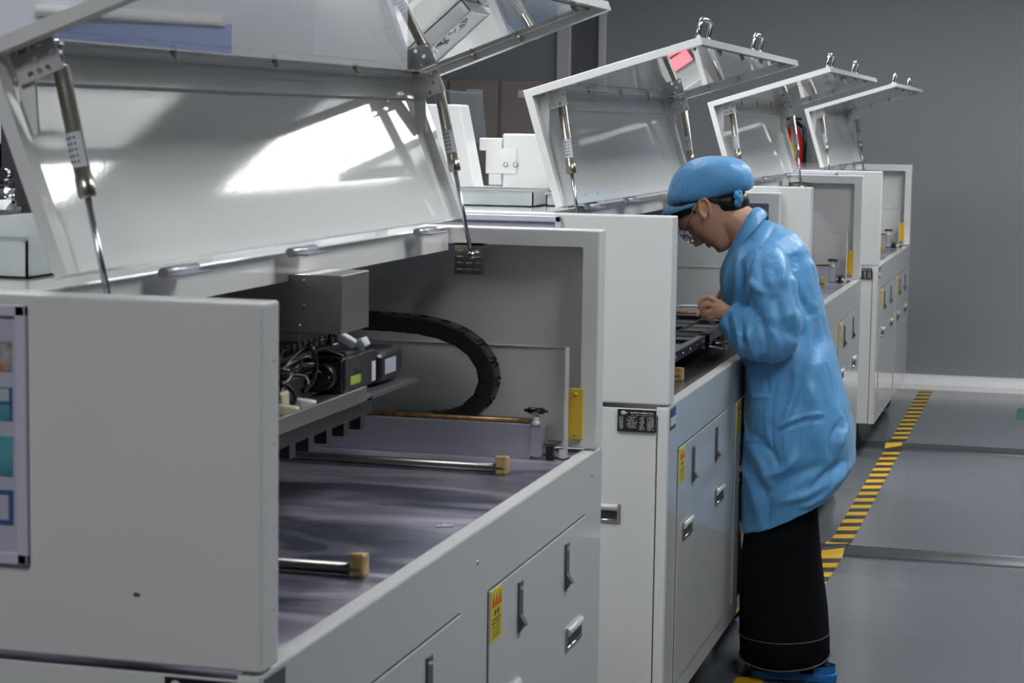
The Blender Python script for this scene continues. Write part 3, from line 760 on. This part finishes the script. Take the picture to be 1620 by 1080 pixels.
b = MB(); b.prism([(-.26, 1.55), (-.15, 1.55), (-.135, 1.33), (-.19, 1.33)], -.02, -.012, EQM); b.build('hanging_card', eq)
vm = thing('camera_module', 'small black and silver camera unit in the dark opening at the left edge', 'camera', (-2.03, 3.95, 1.336-.0))
b = MB(); b.tube([(-.14, 0, .01), (-.14, 0, .055)], .022, CHROME, 16); b.tube([(-.14, 0, .055), (-.14, 0, .075)], .018, BLACKG, 16); b.tube([(-.14, -.012, .085), (-.14, .012, .085)], .012, CHROME, 16); b.build('lens', vm)
b = MB(); b.box((-.24, .02, 0), (.02, .18, .008), SLATE, .002); b.box((-.10, -.01, .004), (-.06, .03, .024), BLACK, .003); b.box((-.26, .2, .0), (.09, .24, .2), INK); b.box((-.19, -.02, 0), (-.10, .03, .010), SLATE); b.build('base', vm)
tb2 = thing('side_table', 'white side table behind the nearest machine', 'table', (-2.25, 4.0, 0))
MB().box((-.32, -.4, 1.296), (.3, .4, 1.334), WHITE2, .004).build('table_top', tb2)
for (x, y) in ((-.28, -.36), (.26, -.36), (-.28, .36), (.26, .36)): MB().box((x-.02, y-.02, 0), (x+.02, y+.02, 1.297), SLATE).build('leg', tb2)

# fire extinguisher on the far wall
ex = thing('fire_extinguisher', 'red fire extinguisher hanging on the far wall behind the third hood', 'fire extinguisher', (-1.61, Y1-.09, 1.02))
b = MB(); b.tube([(0, 0, 0), (0, 0, .02), (0, 0, .44), (0, 0, .49), (0, 0, .52)], [.06, .065, .065, .04, .02], EXTRED, 24); b.build('cylinder', ex)
b = MB(); b.tube([(0, 0, .52), (0, 0, .55)], .018, BLACKG); b.box((-.05, -.012, .55), (.05, .012, .565), BLACKG, .003); b.tube([(.02, -.02, .54), (.07, -.03, .50), (.078, -.03, .40), (.075, -.03, .25)], .011, BLACKG, 10); b.build('valve', ex)
b = MB(); b.box((-.03, -.0675, .33), (.03, -.062, .42), YEL, .001); b.build('tag_label', ex)
# red indicator on the side of the third machine's roof line (its glow shows in the second hood)
il = thing('indicator_lamp', 'small red lit indicator standing on top of the third machine', 'indicator lamp', (-1.30, 7.72, ZT))
MB().box((-.06, -.02, 0), (.045, .02, .062), SLATE, .004).build('casing', il)
MB().box((-.05, -.024, .008), (.035, -.0195, .054), LED, .001).build('lit_face', il, label='glowing red face')

# solder pallets in the second machine
def pallet(y0, y1, label):
    t = thing('solder_pallet', label, 'pallet', (-.87-.30, 4.645+(y0+y1)/2, .935), group=None)
    h = (y1-y0)/2; b = MB()
    for a, c in (((-.2, -h), (.205, -h+.025)), ((-.2, h-.025), (.205, h)), ((-.2, -h), (-.175, h)), ((.18, -h), (.205, h))): b.box((*a, 0), (*c, .026), BLACK, .003)
    n = 5
    for k in range(1, n): y = -h+2*h*k/n; b.box((-.2, y-.004, .004), (.2, y+.004, .022), BLACK, .001)
    for x in (-.09, .02, .10): b.box((x-.004, -h, .004), (x+.004, h, .022), BLACK, .001)
    b.box((-.19, -h+.01, .006), (.19, h-.01, .012), BLACKG)
    b.build('frame', t)
    for k in range(5):
        q = MB(); y = -h+2*h*(k+.5)/5; q.ball((.206, y, .013), .004, CHROME, (.5, 1, 1), 8); q.build('pin', t)
    for i, x in enumerate((-.145, -.035, .06, .145)):
        for k in range(5):
            if (i+k) % 3: 
                y = -h+2*h*(k+.5)/5; q = MB(); q.box((x-.036, y-h/5*.75, .013), (x+.032, y+h/5*.75, .021), SLATE, .002); q.build('circuit_board', t)
    return t
pallet(.52, 1.04, 'black solder pallet under the hand of the person, the one nearer the camera')
pallet(1.07, 1.62, 'black solder pallet under the hand of the person, the one farther from the camera')
q = MB(); 
for y in (.50, 1.64): q.box((-.62, y-.0+.0, ZD-.012), (-.13, y+.02, .934), BLACK, .002)
q.box((-.60, .56, ZD-.012), (-.54, 1.64, .934), BLACK)
q.build('pallet_rest', m2, label='black pallet rest')
for y in (1.02, 1.12):
    q = MB(); q.tube([(-.105, y, .930), (-.045, y, .930)], .0045, CHROME, 10); q.tube([(-.108, y, .930), (-.096, y, .930)], .007, CHROME, 10); q.build('locating_pin', m2, label='chrome locating pin')

# ------------------------------------------------------------------ the person
YC = 5.80
def remesh(o, vox, smooth=4, fac=.5, disp=None):
    r = o.modifiers.new('r', 'REMESH'); r.mode = 'VOXEL'; r.voxel_size = vox; r.use_smooth_shade = True
    s = o.modifiers.new('s', 'SMOOTH'); s.iterations = smooth; s.factor = fac
    if disp:
        for i, (size, st, off) in enumerate(disp):
            tx = bpy.data.textures.new('folds', 'CLOUDS'); tx.noise_scale = size; tx.noise_depth = 2
            d = o.modifiers.new('d', 'DISPLACE'); d.texture = tx; d.strength = st; d.mid_level = .5
            e = bpy.data.objects.get('')  # object coordinates
            d.texture_coords = 'LOCAL'
    # bake the modifiers into the mesh
    dg = bpy.context.evaluated_depsgraph_get(); ev = o.evaluated_get(dg)
    me = bpy.data.meshes.new_from_object(ev); o.modifiers.clear(); o.data = me
    for p in me.polygons: p.use_smooth = True
    return o
person = thing('person', 'person in light blue antistatic coat and cap bending over the second machine', 'person', (-.74, YC, 0))
OFF = Vector((.74, -YC, 0))
def PV(x, y, z): return Vector((x, y, z))+OFF
def ring(front, back, wd, n=28, sag=0, yc=YC, fold=0, ph=0, sq=1.0):
    f = Vector((front[0], yc, front[1])); b = Vector((back[0], yc, back[1])); c = (f+b)/2; a = (b-f)/2
    out = []
    for k in range(n):
        th = 2*PI*k/n; ct, s_ = math.cos(th), math.sin(th)
        ct2 = math.copysign(abs(ct)**sq, ct); s2 = math.copysign(abs(s_)**sq, s_)
        rr = 1+fold*math.sin(7*th+ph)+fold*.6*math.sin(12*th+ph*2.3)
        p = c+a*ct2*(1 if abs(ct) > .9 else rr)+Vector((0, wd*s2*rr, 0)); p.z -= sag*abs(s_)
        out.append(p+OFF)
    return out

# head -------------------------------------------------------------
Fv = Vector((-.53, 0, -.848)); Uv = Vector((-.848, 0, .53)); Sv = Vector((0, 1, 0))
HC = Vector((-.994, YC, 1.312))
HT = [(-.118, .060, -.052, .014), (-.112, .074, -.038, .026), (-.100, .083, -.018, .038), (-.086, .085, .004, .047), (-.070, .084, .030, .054), (-.054, .086, .052, .060),
      (-.038, .087, .070, .066), (-.022, .087, .083, .070), (-.006, .084, .091, .073), (.012, .085, .096, .075), (.030, .091, .098, .076), (.050, .083, .097, .076), (.070, .068, .090, .070), (.088, .048, .076, .057), (.102, .026, .052, .038), (.110, .006, .02, .014)]
def head_rings(grow=0., lo=-1., n=48):
    out = []
    for (h, F_, B_, W_) in HT:
        if h < lo: continue
        cf = (F_-B_)/2; hd = (F_+B_)/2+grow; r = []
        for k in range(n):
            a = 2*PI*k/n; ca, sa = math.cos(a), math.sin(a)
            fr = cf+hd*ca; sd = (W_+grow)*math.copysign(abs(sa)**.92, sa); dh = 0
            if grow == 0:
                an = (a+PI) % (2*PI)-PI; g = lambda x, w_: math.exp(-(x/w_)**2)
                fr += .022*g(an, .16)*g(h+.036, .012)+.011*g(an, .13)*g(h+.020, .016)      # nose
                fr += -.010*g(abs(an)-.42, .20)*g(h-.002, .012)                            # eye sockets
                fr += .005*g(an, .5)*g(h-.022, .010)                                       # brow
                fr += .006*g(an, .28)*g(h+.064, .007)-.004*g(an, .3)*g(h+.052, .004)       # lips
                fr += -.004*g(an, .3)*g(h+.080, .006)+.006*g(an, .3)*g(h+.100, .010)       # chin
                sd *= 1+.04*g(abs(an)-.9, .4)*g(h+.03, .02)                                # cheek
            p = HC+Fv*fr+Sv*sd+Uv*(h+dh+(grow if h > .09 else 0)); r.append(p+OFF)
        out.append(r)
    return out
def skin_body():
    b = MB(); S = SKIN
    # refine the head rings with a spline-free subdivision so face features survive
    global HT
    hh = HT; fine = []
    for a, c in zip(hh, hh[1:]):
        for q in range(3): s_ = q/3; fine.append(tuple(x*(1-s_)+y*s_ for x, y in zip(a, c)))
    fine.append(hh[-1]); HT = fine
    b.loft(head_rings(), S); HT = hh
    # neck
    nb = [Vector((-.960, YC, 1.285)), Vector((-.925, YC, 1.285)), Vector((-.895, YC, 1.268)), Vector((-.870, YC, 1.235)), Vector((-.845, YC, 1.18))]
    b.tube([p+OFF for p in nb], [.05, .055, .054, .056, .065], S, 24)
    # ears
    for s_ in (-1, 1):
        ec = HC+Sv*s_*.076+Fv*(-.006)+Uv*(-.008)
        up_ = Vector((-.25, 0, .968))
        fo = Vector((-.968, 0, -.25))
        pts = []
        for k in range(15):
            a = R(-60+300*k/14); rx, rz = .0165, .0265
            pts.append(ec+Sv*s_*(.010+.004*math.cos(a))-fo*rx*math.cos(a)*-1*-1+up_*rz*math.sin(a)+OFF)
        b.tube(pts, .0048, S, 8)
        b.ball(ec+OFF+Sv*s_*.002, .0155, S, (.9, .35, 1.45), 12)
        b.ball(ec+OFF-up_*.025+Sv*s_*.007-fo*-.006, .0075, S, (1, .7, 1.2), 10)
    # trunk, limbs (under the clothes)
    b.tube([PV(-.85, YC, 1.17), PV(-.82, YC, 1.08), PV(-.79, YC, .98), PV(-.765, YC, .88), PV(-.755, YC, .80)], [.085, .10, .095, .10, .10], S, 24)
    for s_ in (-1, 1):
        sh = PV(-.80, YC+s_*.15, 1.13); el = PV(-.765, YC+s_*.205, .975); wr = PV(-.898, YC+s_*(.175 if s_ < 0 else .13), 1.028)
        b.tube([PV(-.83, YC, 1.15), sh, (sh+el)/2, el], [.06, .048, .042, .036], S, 16)
        b.tube([el, (el*1.3+wr*.7)/2, (el*.5+wr*1.5)/2, wr], [.036, .037, .028, .023], S, 16)
        hp = PV(-.755, YC+s_*.08, .80); kn = PV(-.76, YC+s_*.09, .44); an = PV(-.70, YC+s_*.09, .07)
        b.tube([hp, (hp+kn)/2, kn, (kn*1.3+an*.7)/2, an], [.08, .07, .052, .05, .033], S, 16)
        b.tube([PV(-.66, YC+s_*.09, .047), PV(-.72, YC+s_*.09, .055), PV(-.78, YC+s_*.09, .043), PV(-.83, YC+s_*.09, .035)], [.028, .034, .028, .018], S, 14)
        hand(b, wr, s_)
    return b
def finger(b, pts, r0, r1):
    pts = [Vector(p) for p in pts]; fine = []; n = 10
    for i in range(n+1):      # smooth the chain
        s = i/n*(len(pts)-1); k = min(int(s), len(pts)-2); u_ = s-k
        p0 = pts[max(k-1, 0)]; p1 = pts[k]; p2 = pts[k+1]; p3 = pts[min(k+2, len(pts)-1)]
        fine.append(.5*((2*p1)+(p2-p0)*u_+(2*p0-5*p1+4*p2-p3)*u_*u_+(3*p1-p0-3*p2+p3)*u_**3))
    rr = [r0+(r1-r0)*i/n for i in range(n+1)]; rr[-1] *= .75
    b.tube(fine, rr, SKIN, 12); b.ball(fine[-1], rr[-1]*1.0, SKIN, n=10)
def hand(b, wr, s_):
    y = wr.y; X = wr.x; Z = wr.z
    k = -s_   # fingers fan away from the body midline on the near hand
    # palm: back of the hand faces outward
    rings = []
    for (dx, dz, hh, hw) in ((.006, .0, .020, .017), (-.010, .004, .024, .016), (-.024, .010, .027, .015), (-.036, .014, .027, .0135), (-.044, .014, .024, .011)):
        c = Vector((X+dx, y, Z+dz)); rings.append([c+Vector((.25*hh*math.sin(2*PI*q/16), hw*math.cos(2*PI*q/16), hh*math.sin(2*PI*q/16))) for q in range(16)])
    b.loft(rings, SKIN)
    o = s_
    finger(b, [(X-.030, y+o*.002, Z+.032), (X-.050, y+o*.004, Z+.043), (X-.070, y-o*.000, Z+.036), (X-.080, y-o*.004, Z+.014)], .0086, .0060)
    finger(b, [(X-.040, y+o*.004, Z+.022), (X-.062, y+o*.006, Z+.022), (X-.072, y-o*.002, Z+.002), (X-.068, y-o*.010, Z-.014)], .0084, .0062)
    finger(b, [(X-.040, y+o*.004, Z+.006), (X-.056, y+o*.004, Z+.002), (X-.058, y-o*.006, Z-.014), (X-.048, y-o*.014, Z-.022)], .0082, .0060)
    finger(b, [(X-.036, y+o*.003, Z-.008), (X-.048, y+o*.001, Z-.014), (X-.046, y-o*.008, Z-.024), (X-.036, y-o*.013, Z-.026)], .0072, .0054)
    finger(b, [(X-.004, y-o*.016, Z+.004), (X-.030, y-o*.030, Z+.004), (X-.062, y-o*.026, Z+.008), (X-.086, y-o*.014, Z-.008)], .0105, .0070)
ob = skin_body().build('body', person)
remesh(ob, .0028, 2, .4)
# nails, lips and eye details as their own small parts
b = MB()
for s_ in (-1, 1):
    e = HC+Fv*.0800+Uv*-.002+Sv*s_*.031+OFF
    b.tube([e+Uv*.019+Fv*.006-Sv*s_*.016, e+Uv*.024+Fv*.006, e+Uv*.020-Fv*.004+Sv*s_*.019], .0022, HAIR, 6)
    b.tube([e+Uv*-.002+Fv*.003-Sv*s_*.012, e+Uv*-.003+Fv*.005, e-Uv*.003+Sv*s_*.013-Fv*.003], .0018, HAIR, 6)
b.build('eyebrow_and_lashes', person)
b = MB()
for dz, rr in ((-.0605, .0036), (-.0675, .0042)):
    pts = [HC+OFF+Uv*(dz+.001*abs(q))+Fv*(.0885-.0030*q*q)+Sv*.0085*q for q in (-2.4, -1.6, -.8, 0, .8, 1.6, 2.4)]
    b.tube(pts, [rr*.4, rr*.8, rr, rr, rr, rr*.8, rr*.4], LIP, 8)
b.build('lips', person)
# hair: cap of dark hair reaching the ears and nape
b = MB(); n = 144; HT0 = HT; fine = []
for a, c in zip(HT, HT[1:]):
    for q in range(6): s_ = q/6; fine.append(tuple(x*(1-s_)+y*s_ for x, y in zip(a, c)))
fine.append(HT[-1]); HT = fine
rr = head_rings(.0035, -.071, n); hs = [h for (h, *_r) in HT if h >= -.071]; HT = HT0
bm2 = bmesh.new(); V = [[bm2.verts.new(p) for p in r] for r in rr]
def hairline(aa):
    K = [(0, .046), (.7, .042), (1.1, .026), (1.32, .004), (1.36, .020), (1.5, .024), (1.72, .018), (1.86, -.012), (2.1, -.040), (2.4, -.058), (3.2, -.066)]
    for (x0, y0), (x1, y1) in zip(K, K[1:]):
        if aa <= x1: return y0+(y1-y0)*(aa-x0)/(x1-x0)
    return -.066
for i in range(len(V)-1):
    for k in range(n):
        a = (2*PI*(k+.5)/n+PI) % (2*PI)-PI; aa = abs(a)
        if hs[i] >= hairline(aa)+.002*math.sin(k*1.7): bm2.faces.new((V[i][k], V[i][(k+1) % n], V[i+1][(k+1) % n], V[i+1][k]))
for f in bm2.faces: f.smooth = True
bmesh.ops.recalc_face_normals(bm2, faces=bm2.faces); b._take(bm2, HAIR)
b.ball(PV(-.930, YC, 1.330), 1, HAIR, (.054, .062, .038), 24)
ho = b.build('hair', person); sol = ho.modifiers.new('s', 'SOLIDIFY'); sol.thickness = .004; sol.offset = .6
# glasses
GL = mat('glasses_metal', (.5, .5, .52), .25, metal=1)
b = MB()
for s_ in (-1, 1):
    c = HC+OFF+Fv*.104+Uv*-.006+Sv*s_*.034
    b.tube([c+Sv*.026*math.cos(2*PI*k/24)+Uv*.022*math.sin(2*PI*k/24)-Fv*.004*abs(math.cos(2*PI*k/24)) for k in range(25)], .0015, GL, 8)
    h0 = c+Sv*s_*.027+Uv*.006-Fv*.004
    b.tube([h0, h0+Sv*s_*.014-Fv*.006, HC+OFF+Fv*.01+Uv*.018+Sv*s_*.084, HC+OFF-Fv*.014+Uv*.010+Sv*s_*.082], .0014, GL, 8)
b.tube([HC+OFF+Fv*.104+Uv*.002-Sv*.010, HC+OFF+Fv*.107+Uv*.004, HC+OFF+Fv*.104+Uv*.002+Sv*.010], .0014, GL, 8)
go = b.build('glasses', person, label='thin metal framed glasses')
b = MB()
for s_ in (-1, 1):
    c = HC+OFF+Fv*.103+Uv*-.006+Sv*s_*.034
    b.loft([[c+Fv*d+Sv*.025*math.cos(2*PI*k/20)+Uv*.021*math.sin(2*PI*k/20) for k in range(20)] for d in (0, .0015)], ACRYL)
b.build('lens', go)
# cap
b = MB()
CR = [((-1.108, 1.300), (-.905, 1.352), .084, 0), ((-1.112, 1.328), (-.884, 1.360), .094, 0), ((-1.108, 1.358), (-.864, 1.368), .102, 0), ((-1.092, 1.392), (-.860, 1.394), .104, 0),
      ((-1.073, 1.420), (-.868, 1.422), .098, 0), ((-1.045, 1.442), (-.886, 1.441), .084, 0), ((-1.010, 1.453), (-.912, 1.452), .058, 0), ((-.985, 1.457), (-.945, 1.457), .025, 0)]
rings = []
for i, (f_, k_, w_, _z) in enumerate(CR):
    r = ring(f_, k_, w_, 64)
    for j in range(64):
        th = 2*PI*j/64; back = max(0, math.cos(th))**2
        g = .006*math.sin(j*2*PI/4)*back*max(0, 1-i/3.5)
        c = sum(r, Vector())/64; r[j] = r[j]+(r[j]-c).normalized()*(g+.003*math.sin(3*th+i)+.0016*math.sin(8*th+2*i)+.001*math.sin(13*th-i))
    rings.append(r)
b.loft(rings, COAT)
cap = b.build('cap', person, label='light blue puffy work cap')
mod = cap.modifiers.new('s', 'SUBSURF'); mod.levels = 1; mod.render_levels = 1
b = MB(); r0, r1 = [], []
for k in range(21):
    a = R(180-84+168*k/20); x_, y_ = math.cos(a), math.sin(a)
    p0 = Vector((-1.0015+.105*x_, YC+.086*y_, 1.322+.016*x_)); reach = max(0, (-x_-.08)/.92)**.7
    p1 = p0+Vector((-.016*reach, 0, -.024*reach)); r0.append(p0+Vector((.004, 0, .006))+OFF); r1.append(p1+OFF)
top = [r0, [(p*.55+q*.45)+Vector((-.004, 0, .002)) for p, q in zip(r0, r1)], r1]
b.loft(top, COAT, closed=False, cap=False); br = b.build('cap_brim', cap); s2 = br.modifiers.new('s', 'SOLIDIFY'); s2.thickness = .003
b = MB()
for k in range(9):
    p = PV(-.893+.005*math.sin(k*2.4), YC-.068+.012*math.cos(k*1.7), 1.343-.002*k*.5); b.ball(p+Vector((0, 0, .012*math.sin(k*1.1))), .0085, COAT, (1, .8, 1.4), 10)
o = b.build('cap_gather', cap)

# coat: torso and sleeves
def cf(x, z): return (max(x, -.866) if z < .905 else x, z)
b = MB()
TR = [((-.874, .424), (-.580, .565), .185, .040), ((-.874, .455), (-.566, .585), .188, .030), ((-.874, .50), (-.558, .63), .192, .02), ((-.874, .60), (-.566, .71), .19, 0), ((-.874, .70), (-.585, .78), .185, 0),
      ((-.876, .79), (-.604, .84), .182, 0), ((-.886, .87), (-.620, .90), .178, 0), ((-.905, .93), (-.638, .96), .175, 0), ((-.925, .985), (-.655, 1.03), .172, 0), ((-.938, 1.04), (-.670, 1.10), .172, 0),
      ((-.945, 1.085), (-.686, 1.16), .175, 0), ((-.945, 1.125), (-.708, 1.205), .170, 0), ((-.938, 1.155), (-.745, 1.243), .145, 0), ((-.922, 1.185), (-.790, 1.268), .105, 0), ((-.905, 1.205), (-.835, 1.283), .065, 0)]
rs = []
for i, (f_, k_, w_, sg) in enumerate(TR):
    rs.append(ring(cf(*f_), k_, w_, 56, sg, fold=.010 if i < 8 else .004, ph=i*.3, sq=.72 if i < 7 else .9))
b.loft(rs, COAT)
for s_ in (-1, 1):
    Y = lambda d: YC+s_*d
    P = [PV(-.81, Y(.12), 1.175), PV(-.79, Y(.165), 1.130), PV(-.768, Y(.192), 1.065), PV(-.755, Y(.207), 1.005), PV(-.768, Y(.21), .970), PV(-.805, Y(.205), .972), PV(-.845, Y(.19), .990), PV(-.880, Y(.18 if s_ < 0 else .14), 1.010), PV(-.904, Y(.178 if s_ < 0 else .132), 1.024)]
    rad = [.060, .070, .068, .066, .066, .068, .064, .050, .042]
    fine, fr = [], []
    for i in range(len(P)-1):
        for q in range(4):
            u_ = q/4; p0 = P[max(i-1, 0)]; p1 = P[i]; p2 = P[i+1]; p3 = P[min(i+2, len(P)-1)]
            fine.append(.5*((2*p1)+(p2-p0)*u_+(2*p0-5*p1+4*p2-p3)*u_*u_+(3*p1-p0-3*p2+p3)*u_**3))
            s = i+u_; fr.append((rad[i]*(1-u_)+rad[i+1]*u_)*(1+.05*math.sin(s*5.2)+.03*math.sin(s*9.1+1)))
    fine.append(P[-1]); fr.append(rad[-1])
    b.tube(fine, fr, COAT, 24)
coat = b.build('coat', person, label='light blue knee-length antistatic coat')
remesh(coat, .0055, 5, .5, [(.16, .012, 0), (.05, .005, 0)])
# creases: (x, z) - (x, z), width, depth of each fold on the near side; mirrored softly on the far side
FOLDS = [(-0.789, 1.281, -0.832, 1.197, 0.006, -0.004), (-0.832, 1.197, -0.837, 1.11, 0.006, -0.004), (-0.816, 1.128, -0.794, 0.947, 0.004, -0.003), (-0.775, 1.199, -0.707, 1.046, 0.014, 0.008), (-0.732, 1.183, -0.684, 1.029, 0.01, -0.007), (-0.81, 1.206, -0.772, 1.078, 0.012, -0.005), (-0.834, 1.128, -0.777, 1.092, 0.01, 0.006), (-0.842, 1.093, -0.788, 1.025, 0.01, -0.005), (-0.754, 1.079, -0.705, 0.977, 0.012, -0.006), (-0.875, 1.036, -0.846, 0.919, 0.008, 0.007), (-0.856, 1.04, -0.825, 0.946, 0.007, -0.007), (-0.828, 1.024, -0.802, 0.91, 0.009, 0.006), (-0.793, 1.017, -0.78, 0.921, 0.008, -0.006), (-0.761, 1.0, -0.741, 0.923, 0.01, 0.005), (-0.901, 1.039, -0.881, 0.952, 0.006, -0.004), (-0.713, 1.244, -0.647, 0.996, 0.02, 0.007), (-0.751, 1.248, -0.711, 1.201, 0.012, 0.006), (-0.659, 1.03, -0.7, 0.786, 0.016, -0.007), (-0.625, 0.928, -0.588, 0.687, 0.014, 0.006), (-0.679, 0.856, -0.648, 0.684, 0.018, 0.006), (-0.754, 0.87, -0.747, 0.608, 0.004, -0.004), (-0.705, 0.872, -0.74, 0.731, 0.01, 0.007), (-0.743, 0.727, -0.633, 0.763, 0.005, 0.004), (-0.743, 0.713, -0.633, 0.747, 0.005, -0.004), (-0.839, 0.673, -0.77, 0.562, 0.014, 0.008), (-0.813, 0.692, -0.742, 0.617, 0.012, -0.007), (-0.776, 0.585, -0.695, 0.642, 0.01, 0.008), (-0.757, 0.546, -0.629, 0.623, 0.014, -0.008), (-0.73, 0.521, -0.611, 0.581, 0.012, 0.008), (-0.576, 0.722, -0.592, 0.643, 0.005, 0.01), (-0.59, 0.739, -0.609, 0.651, 0.006, -0.006), (-0.552, 0.616, -0.626, 0.527, 0.01, 0.01), (-0.578, 0.626, -0.653, 0.552, 0.01, -0.008), (-0.678, 0.506, -0.627, 0.536, 0.006, 0.006), (-0.846, 0.805, -0.78, 0.806, 0.003, 0.004), (-0.85, 0.803, -0.839, 0.673, 0.003, 0.003), (-0.839, 0.67, -0.765, 0.656, 0.004, -0.004), (-0.78, 0.804, -0.765, 0.656, 0.003, 0.003), (-0.855, 0.602, -0.798, 0.46, 0.014, 0.005), (-0.793, 0.57, -0.772, 0.456, 0.012, -0.006), (-0.904, 1.16, -0.916, 1.073, 0.006, 0.004), (-0.879, 1.196, -0.885, 1.074, 0.012, 0.005), (-0.861, 1.162, -0.867, 1.057, 0.01, -0.005), (-0.836, 0.867, -0.829, 0.811, 0.01, 0.004), (-0.801, 0.877, -0.782, 0.817, 0.01, -0.005), (-0.72, 0.767, -0.705, 0.61, 0.016, 0.005)]
import numpy as np
def crease(o, lines):
    me = o.data; n = len(me.vertices); co = np.empty(n*3); me.vertices.foreach_get('co', co); co = co.reshape(-1, 3)
    no = np.empty(n*3); me.vertices.foreach_get('normal', no); no = no.reshape(-1, 3)
    P = co[:, [0, 2]]+np.array([-.74, 0]); near = np.clip(-no[:, 1]*2.2+.25, 0, 1)
    D = np.zeros(n)
    for (ax, az, bx, bz, w_, am) in lines:
        a, c = np.array([ax, az]), np.array([bx, bz]); d = c-a; L2 = d@d
        t = np.clip(((P-a)@d)/L2, 0, 1); q = a+t[:, None]*d
        bow = np.sin(t*PI)*.12*math.sqrt(L2)*(1 if (ax*1000) % 2 < 1 else -1)*.6
        nrm = np.array([d[1], -d[0]])/math.sqrt(L2); q = q+bow[:, None]*nrm
        r = np.linalg.norm(P-q, axis=1); D += am*1.7*np.exp(-(r/w_)**2)*np.sin(np.clip(t, .04, .96)*PI)**.35
    co += no*(D*near)[:, None]; me.vertices.foreach_set('co', co.ravel()); me.update()
crease(coat, FOLDS)
# collar
b = MB()
for s_ in (-1, 1):
    Y = lambda d: YC+s_*d
    inner = [PV(-.852, Y(.0), 1.318), PV(-.858, Y(.038), 1.316), PV(-.868, Y(.062), 1.296), PV(-.890, Y(.072), 1.255), PV(-.912, Y(.068), 1.215), PV(-.930, Y(.050), 1.175), PV(-.944, Y(.025), 1.135)]
    outer = [PV(-.815, Y(.0), 1.290), PV(-.820, Y(.055), 1.286), PV(-.832, Y(.092), 1.268), PV(-.862, Y(.105), 1.232), PV(-.890, Y(.098), 1.195), PV(-.930, Y(.082), 1.150), PV(-.950, Y(.040), 1.118)]
    midl = [(p+q)/2+Vector((0, s_*.004, .010)) for p, q in zip(inner, outer)]
    b.loft([inner, midl, outer], COAT, closed=False, cap=False)
co = b.build('collar', coat); s2 = co.modifiers.new('s', 'SOLIDIFY'); s2.thickness = .004; s3 = co.modifiers.new('u', 'SUBSURF'); s3.levels = 1; s3.render_levels = 2
# pocket patches and placket on the near side
b = MB(); n_ = 8
# trousers
b = MB()
for s_ in (-1, 1):
    yc = YC+s_*.085; dx_ = -.028 if s_ > 0 else 0
    rs = []
    for i, (f_, k_, w_) in enumerate([((-.82, .60), (-.66, .62), .070), ((-.845, .45), (-.645, .47), .082), ((-.858, .34), (-.632, .35), .090), ((-.858, .20), (-.610, .21), .094), ((-.855, .115), (-.602, .125), .098), ((-.852, .066), (-.600, .076), .100)]):
        rs.append(ring((f_[0]+.3*abs(dx_), f_[1]), (k_[0]+dx_, k_[1]), w_, 40, .03 if i == 5 else (.012 if i == 4 else 0), yc=yc, fold=.012, ph=i*.3+s_))
    b.loft(rs, TROUS)
tr = b.build('trousers', person, label='wide black trousers with turned cuffs')
for s_ in (-1, 1):
    yc = YC+s_*.085
    dx_ = -.028 if s_ > 0 else 0
    q = MB(); r_ = ring((-.857+.3*abs(dx_), .125), (-.602+dx_, .135), .0995, 40, .012, yc=yc, fold=.012, ph=1.2+s_); q.tube(r_+[r_[0]], .0016, SEAMT, 6)
    r_ = ring((-.854+.3*abs(dx_), .066), (-.599+dx_, .076), .1015, 40, .030, yc=yc, fold=.012, ph=1.5+s_); q.tube(r_+[r_[0]], .0024, SEAMT, 6); q.build('cuff_seam', tr)
# slippers and socks
for s_ in (-1, 1):
    yc = YC+s_*.09; tx = -.02 if s_ > 0 else 0
    dx_ = -.045 if s_ > 0 else .0; PV0 = PV; PV = lambda x, y, z: PV0(x+dx_, y, z)
    q = MB(); q.tube([PV(-.615, yc, .062), PV(-.64, yc, .045), PV(-.71, yc, .058), PV(-.78, yc, .044), PV(-.822, yc, .034)], [.026, .034, .038, .032, .022], SOCK, 16)
    q.tube([PV(-.655, yc, .05), PV(-.66, yc, .14)], [.038, .042], SOCK, 16); q.build('sock', person, label='black sock')
    q = MB()
    out = []
    for (x, hw) in ((-.578, .012), (-.588, .030), (-.62, .037), (-.67, .035), (-.72, .042), (-.77, .046), (-.80, .040), (-.815, .020)): out.append((x, hw))
    poly = [(x+.74+dx_, yc+hw-YC) for x, hw in out]+[(x+.74+dx_, yc-hw-YC) for x, hw in out[::-1]]
    q.prism(poly, .002, .024, SLIP, .002, axis='Z')
    for x in (-.690, -.742):
        arc = [PV(x-.01*math.sin(PI*k/12), yc+.046*math.cos(PI*k/12), .018+.074*math.sin(PI*k/12)) for k in range(13)]
        q.loft([[p+Vector((-.014, 0, 0)) for p in arc], [p+Vector((.014, 0, 0)) for p in arc]], SLIP, closed=False, cap=False)
        q.loft([[p+Vector((-.014, 0, .004)) for p in arc], [p+Vector((.014, 0, .004)) for p in arc]], SLIP, closed=False, cap=False)
    arc = [PV(-.64+.058*math.cos(PI*k/12-PI/2), yc+.036*math.sin(PI*k/12-PI/2), .040) for k in range(13)]
    q.loft([[p+Vector((0, 0, -.018)) for p in arc], [p+Vector((0, 0, .006)) for p in arc]], SLIP, closed=False, cap=False)
    q.build('slipper', person, label='blue foam slipper'); PV = PV0
# pen
pn = thing('pen', 'white pen held in the fingers over the solder pallet', 'pen', (-.985, YC-.165, 1.040))
b = MB(); b.tube([(-.045, .0, .004), (.045, .01, .006)], .0038, FRAMEW, 10); b.build('barrel', pn)
b = MB(); b.tube([(-.060, -.002, .0035), (-.045, 0, .004)], [.001, .0036], CHROME, 10); b.build('tip', pn)
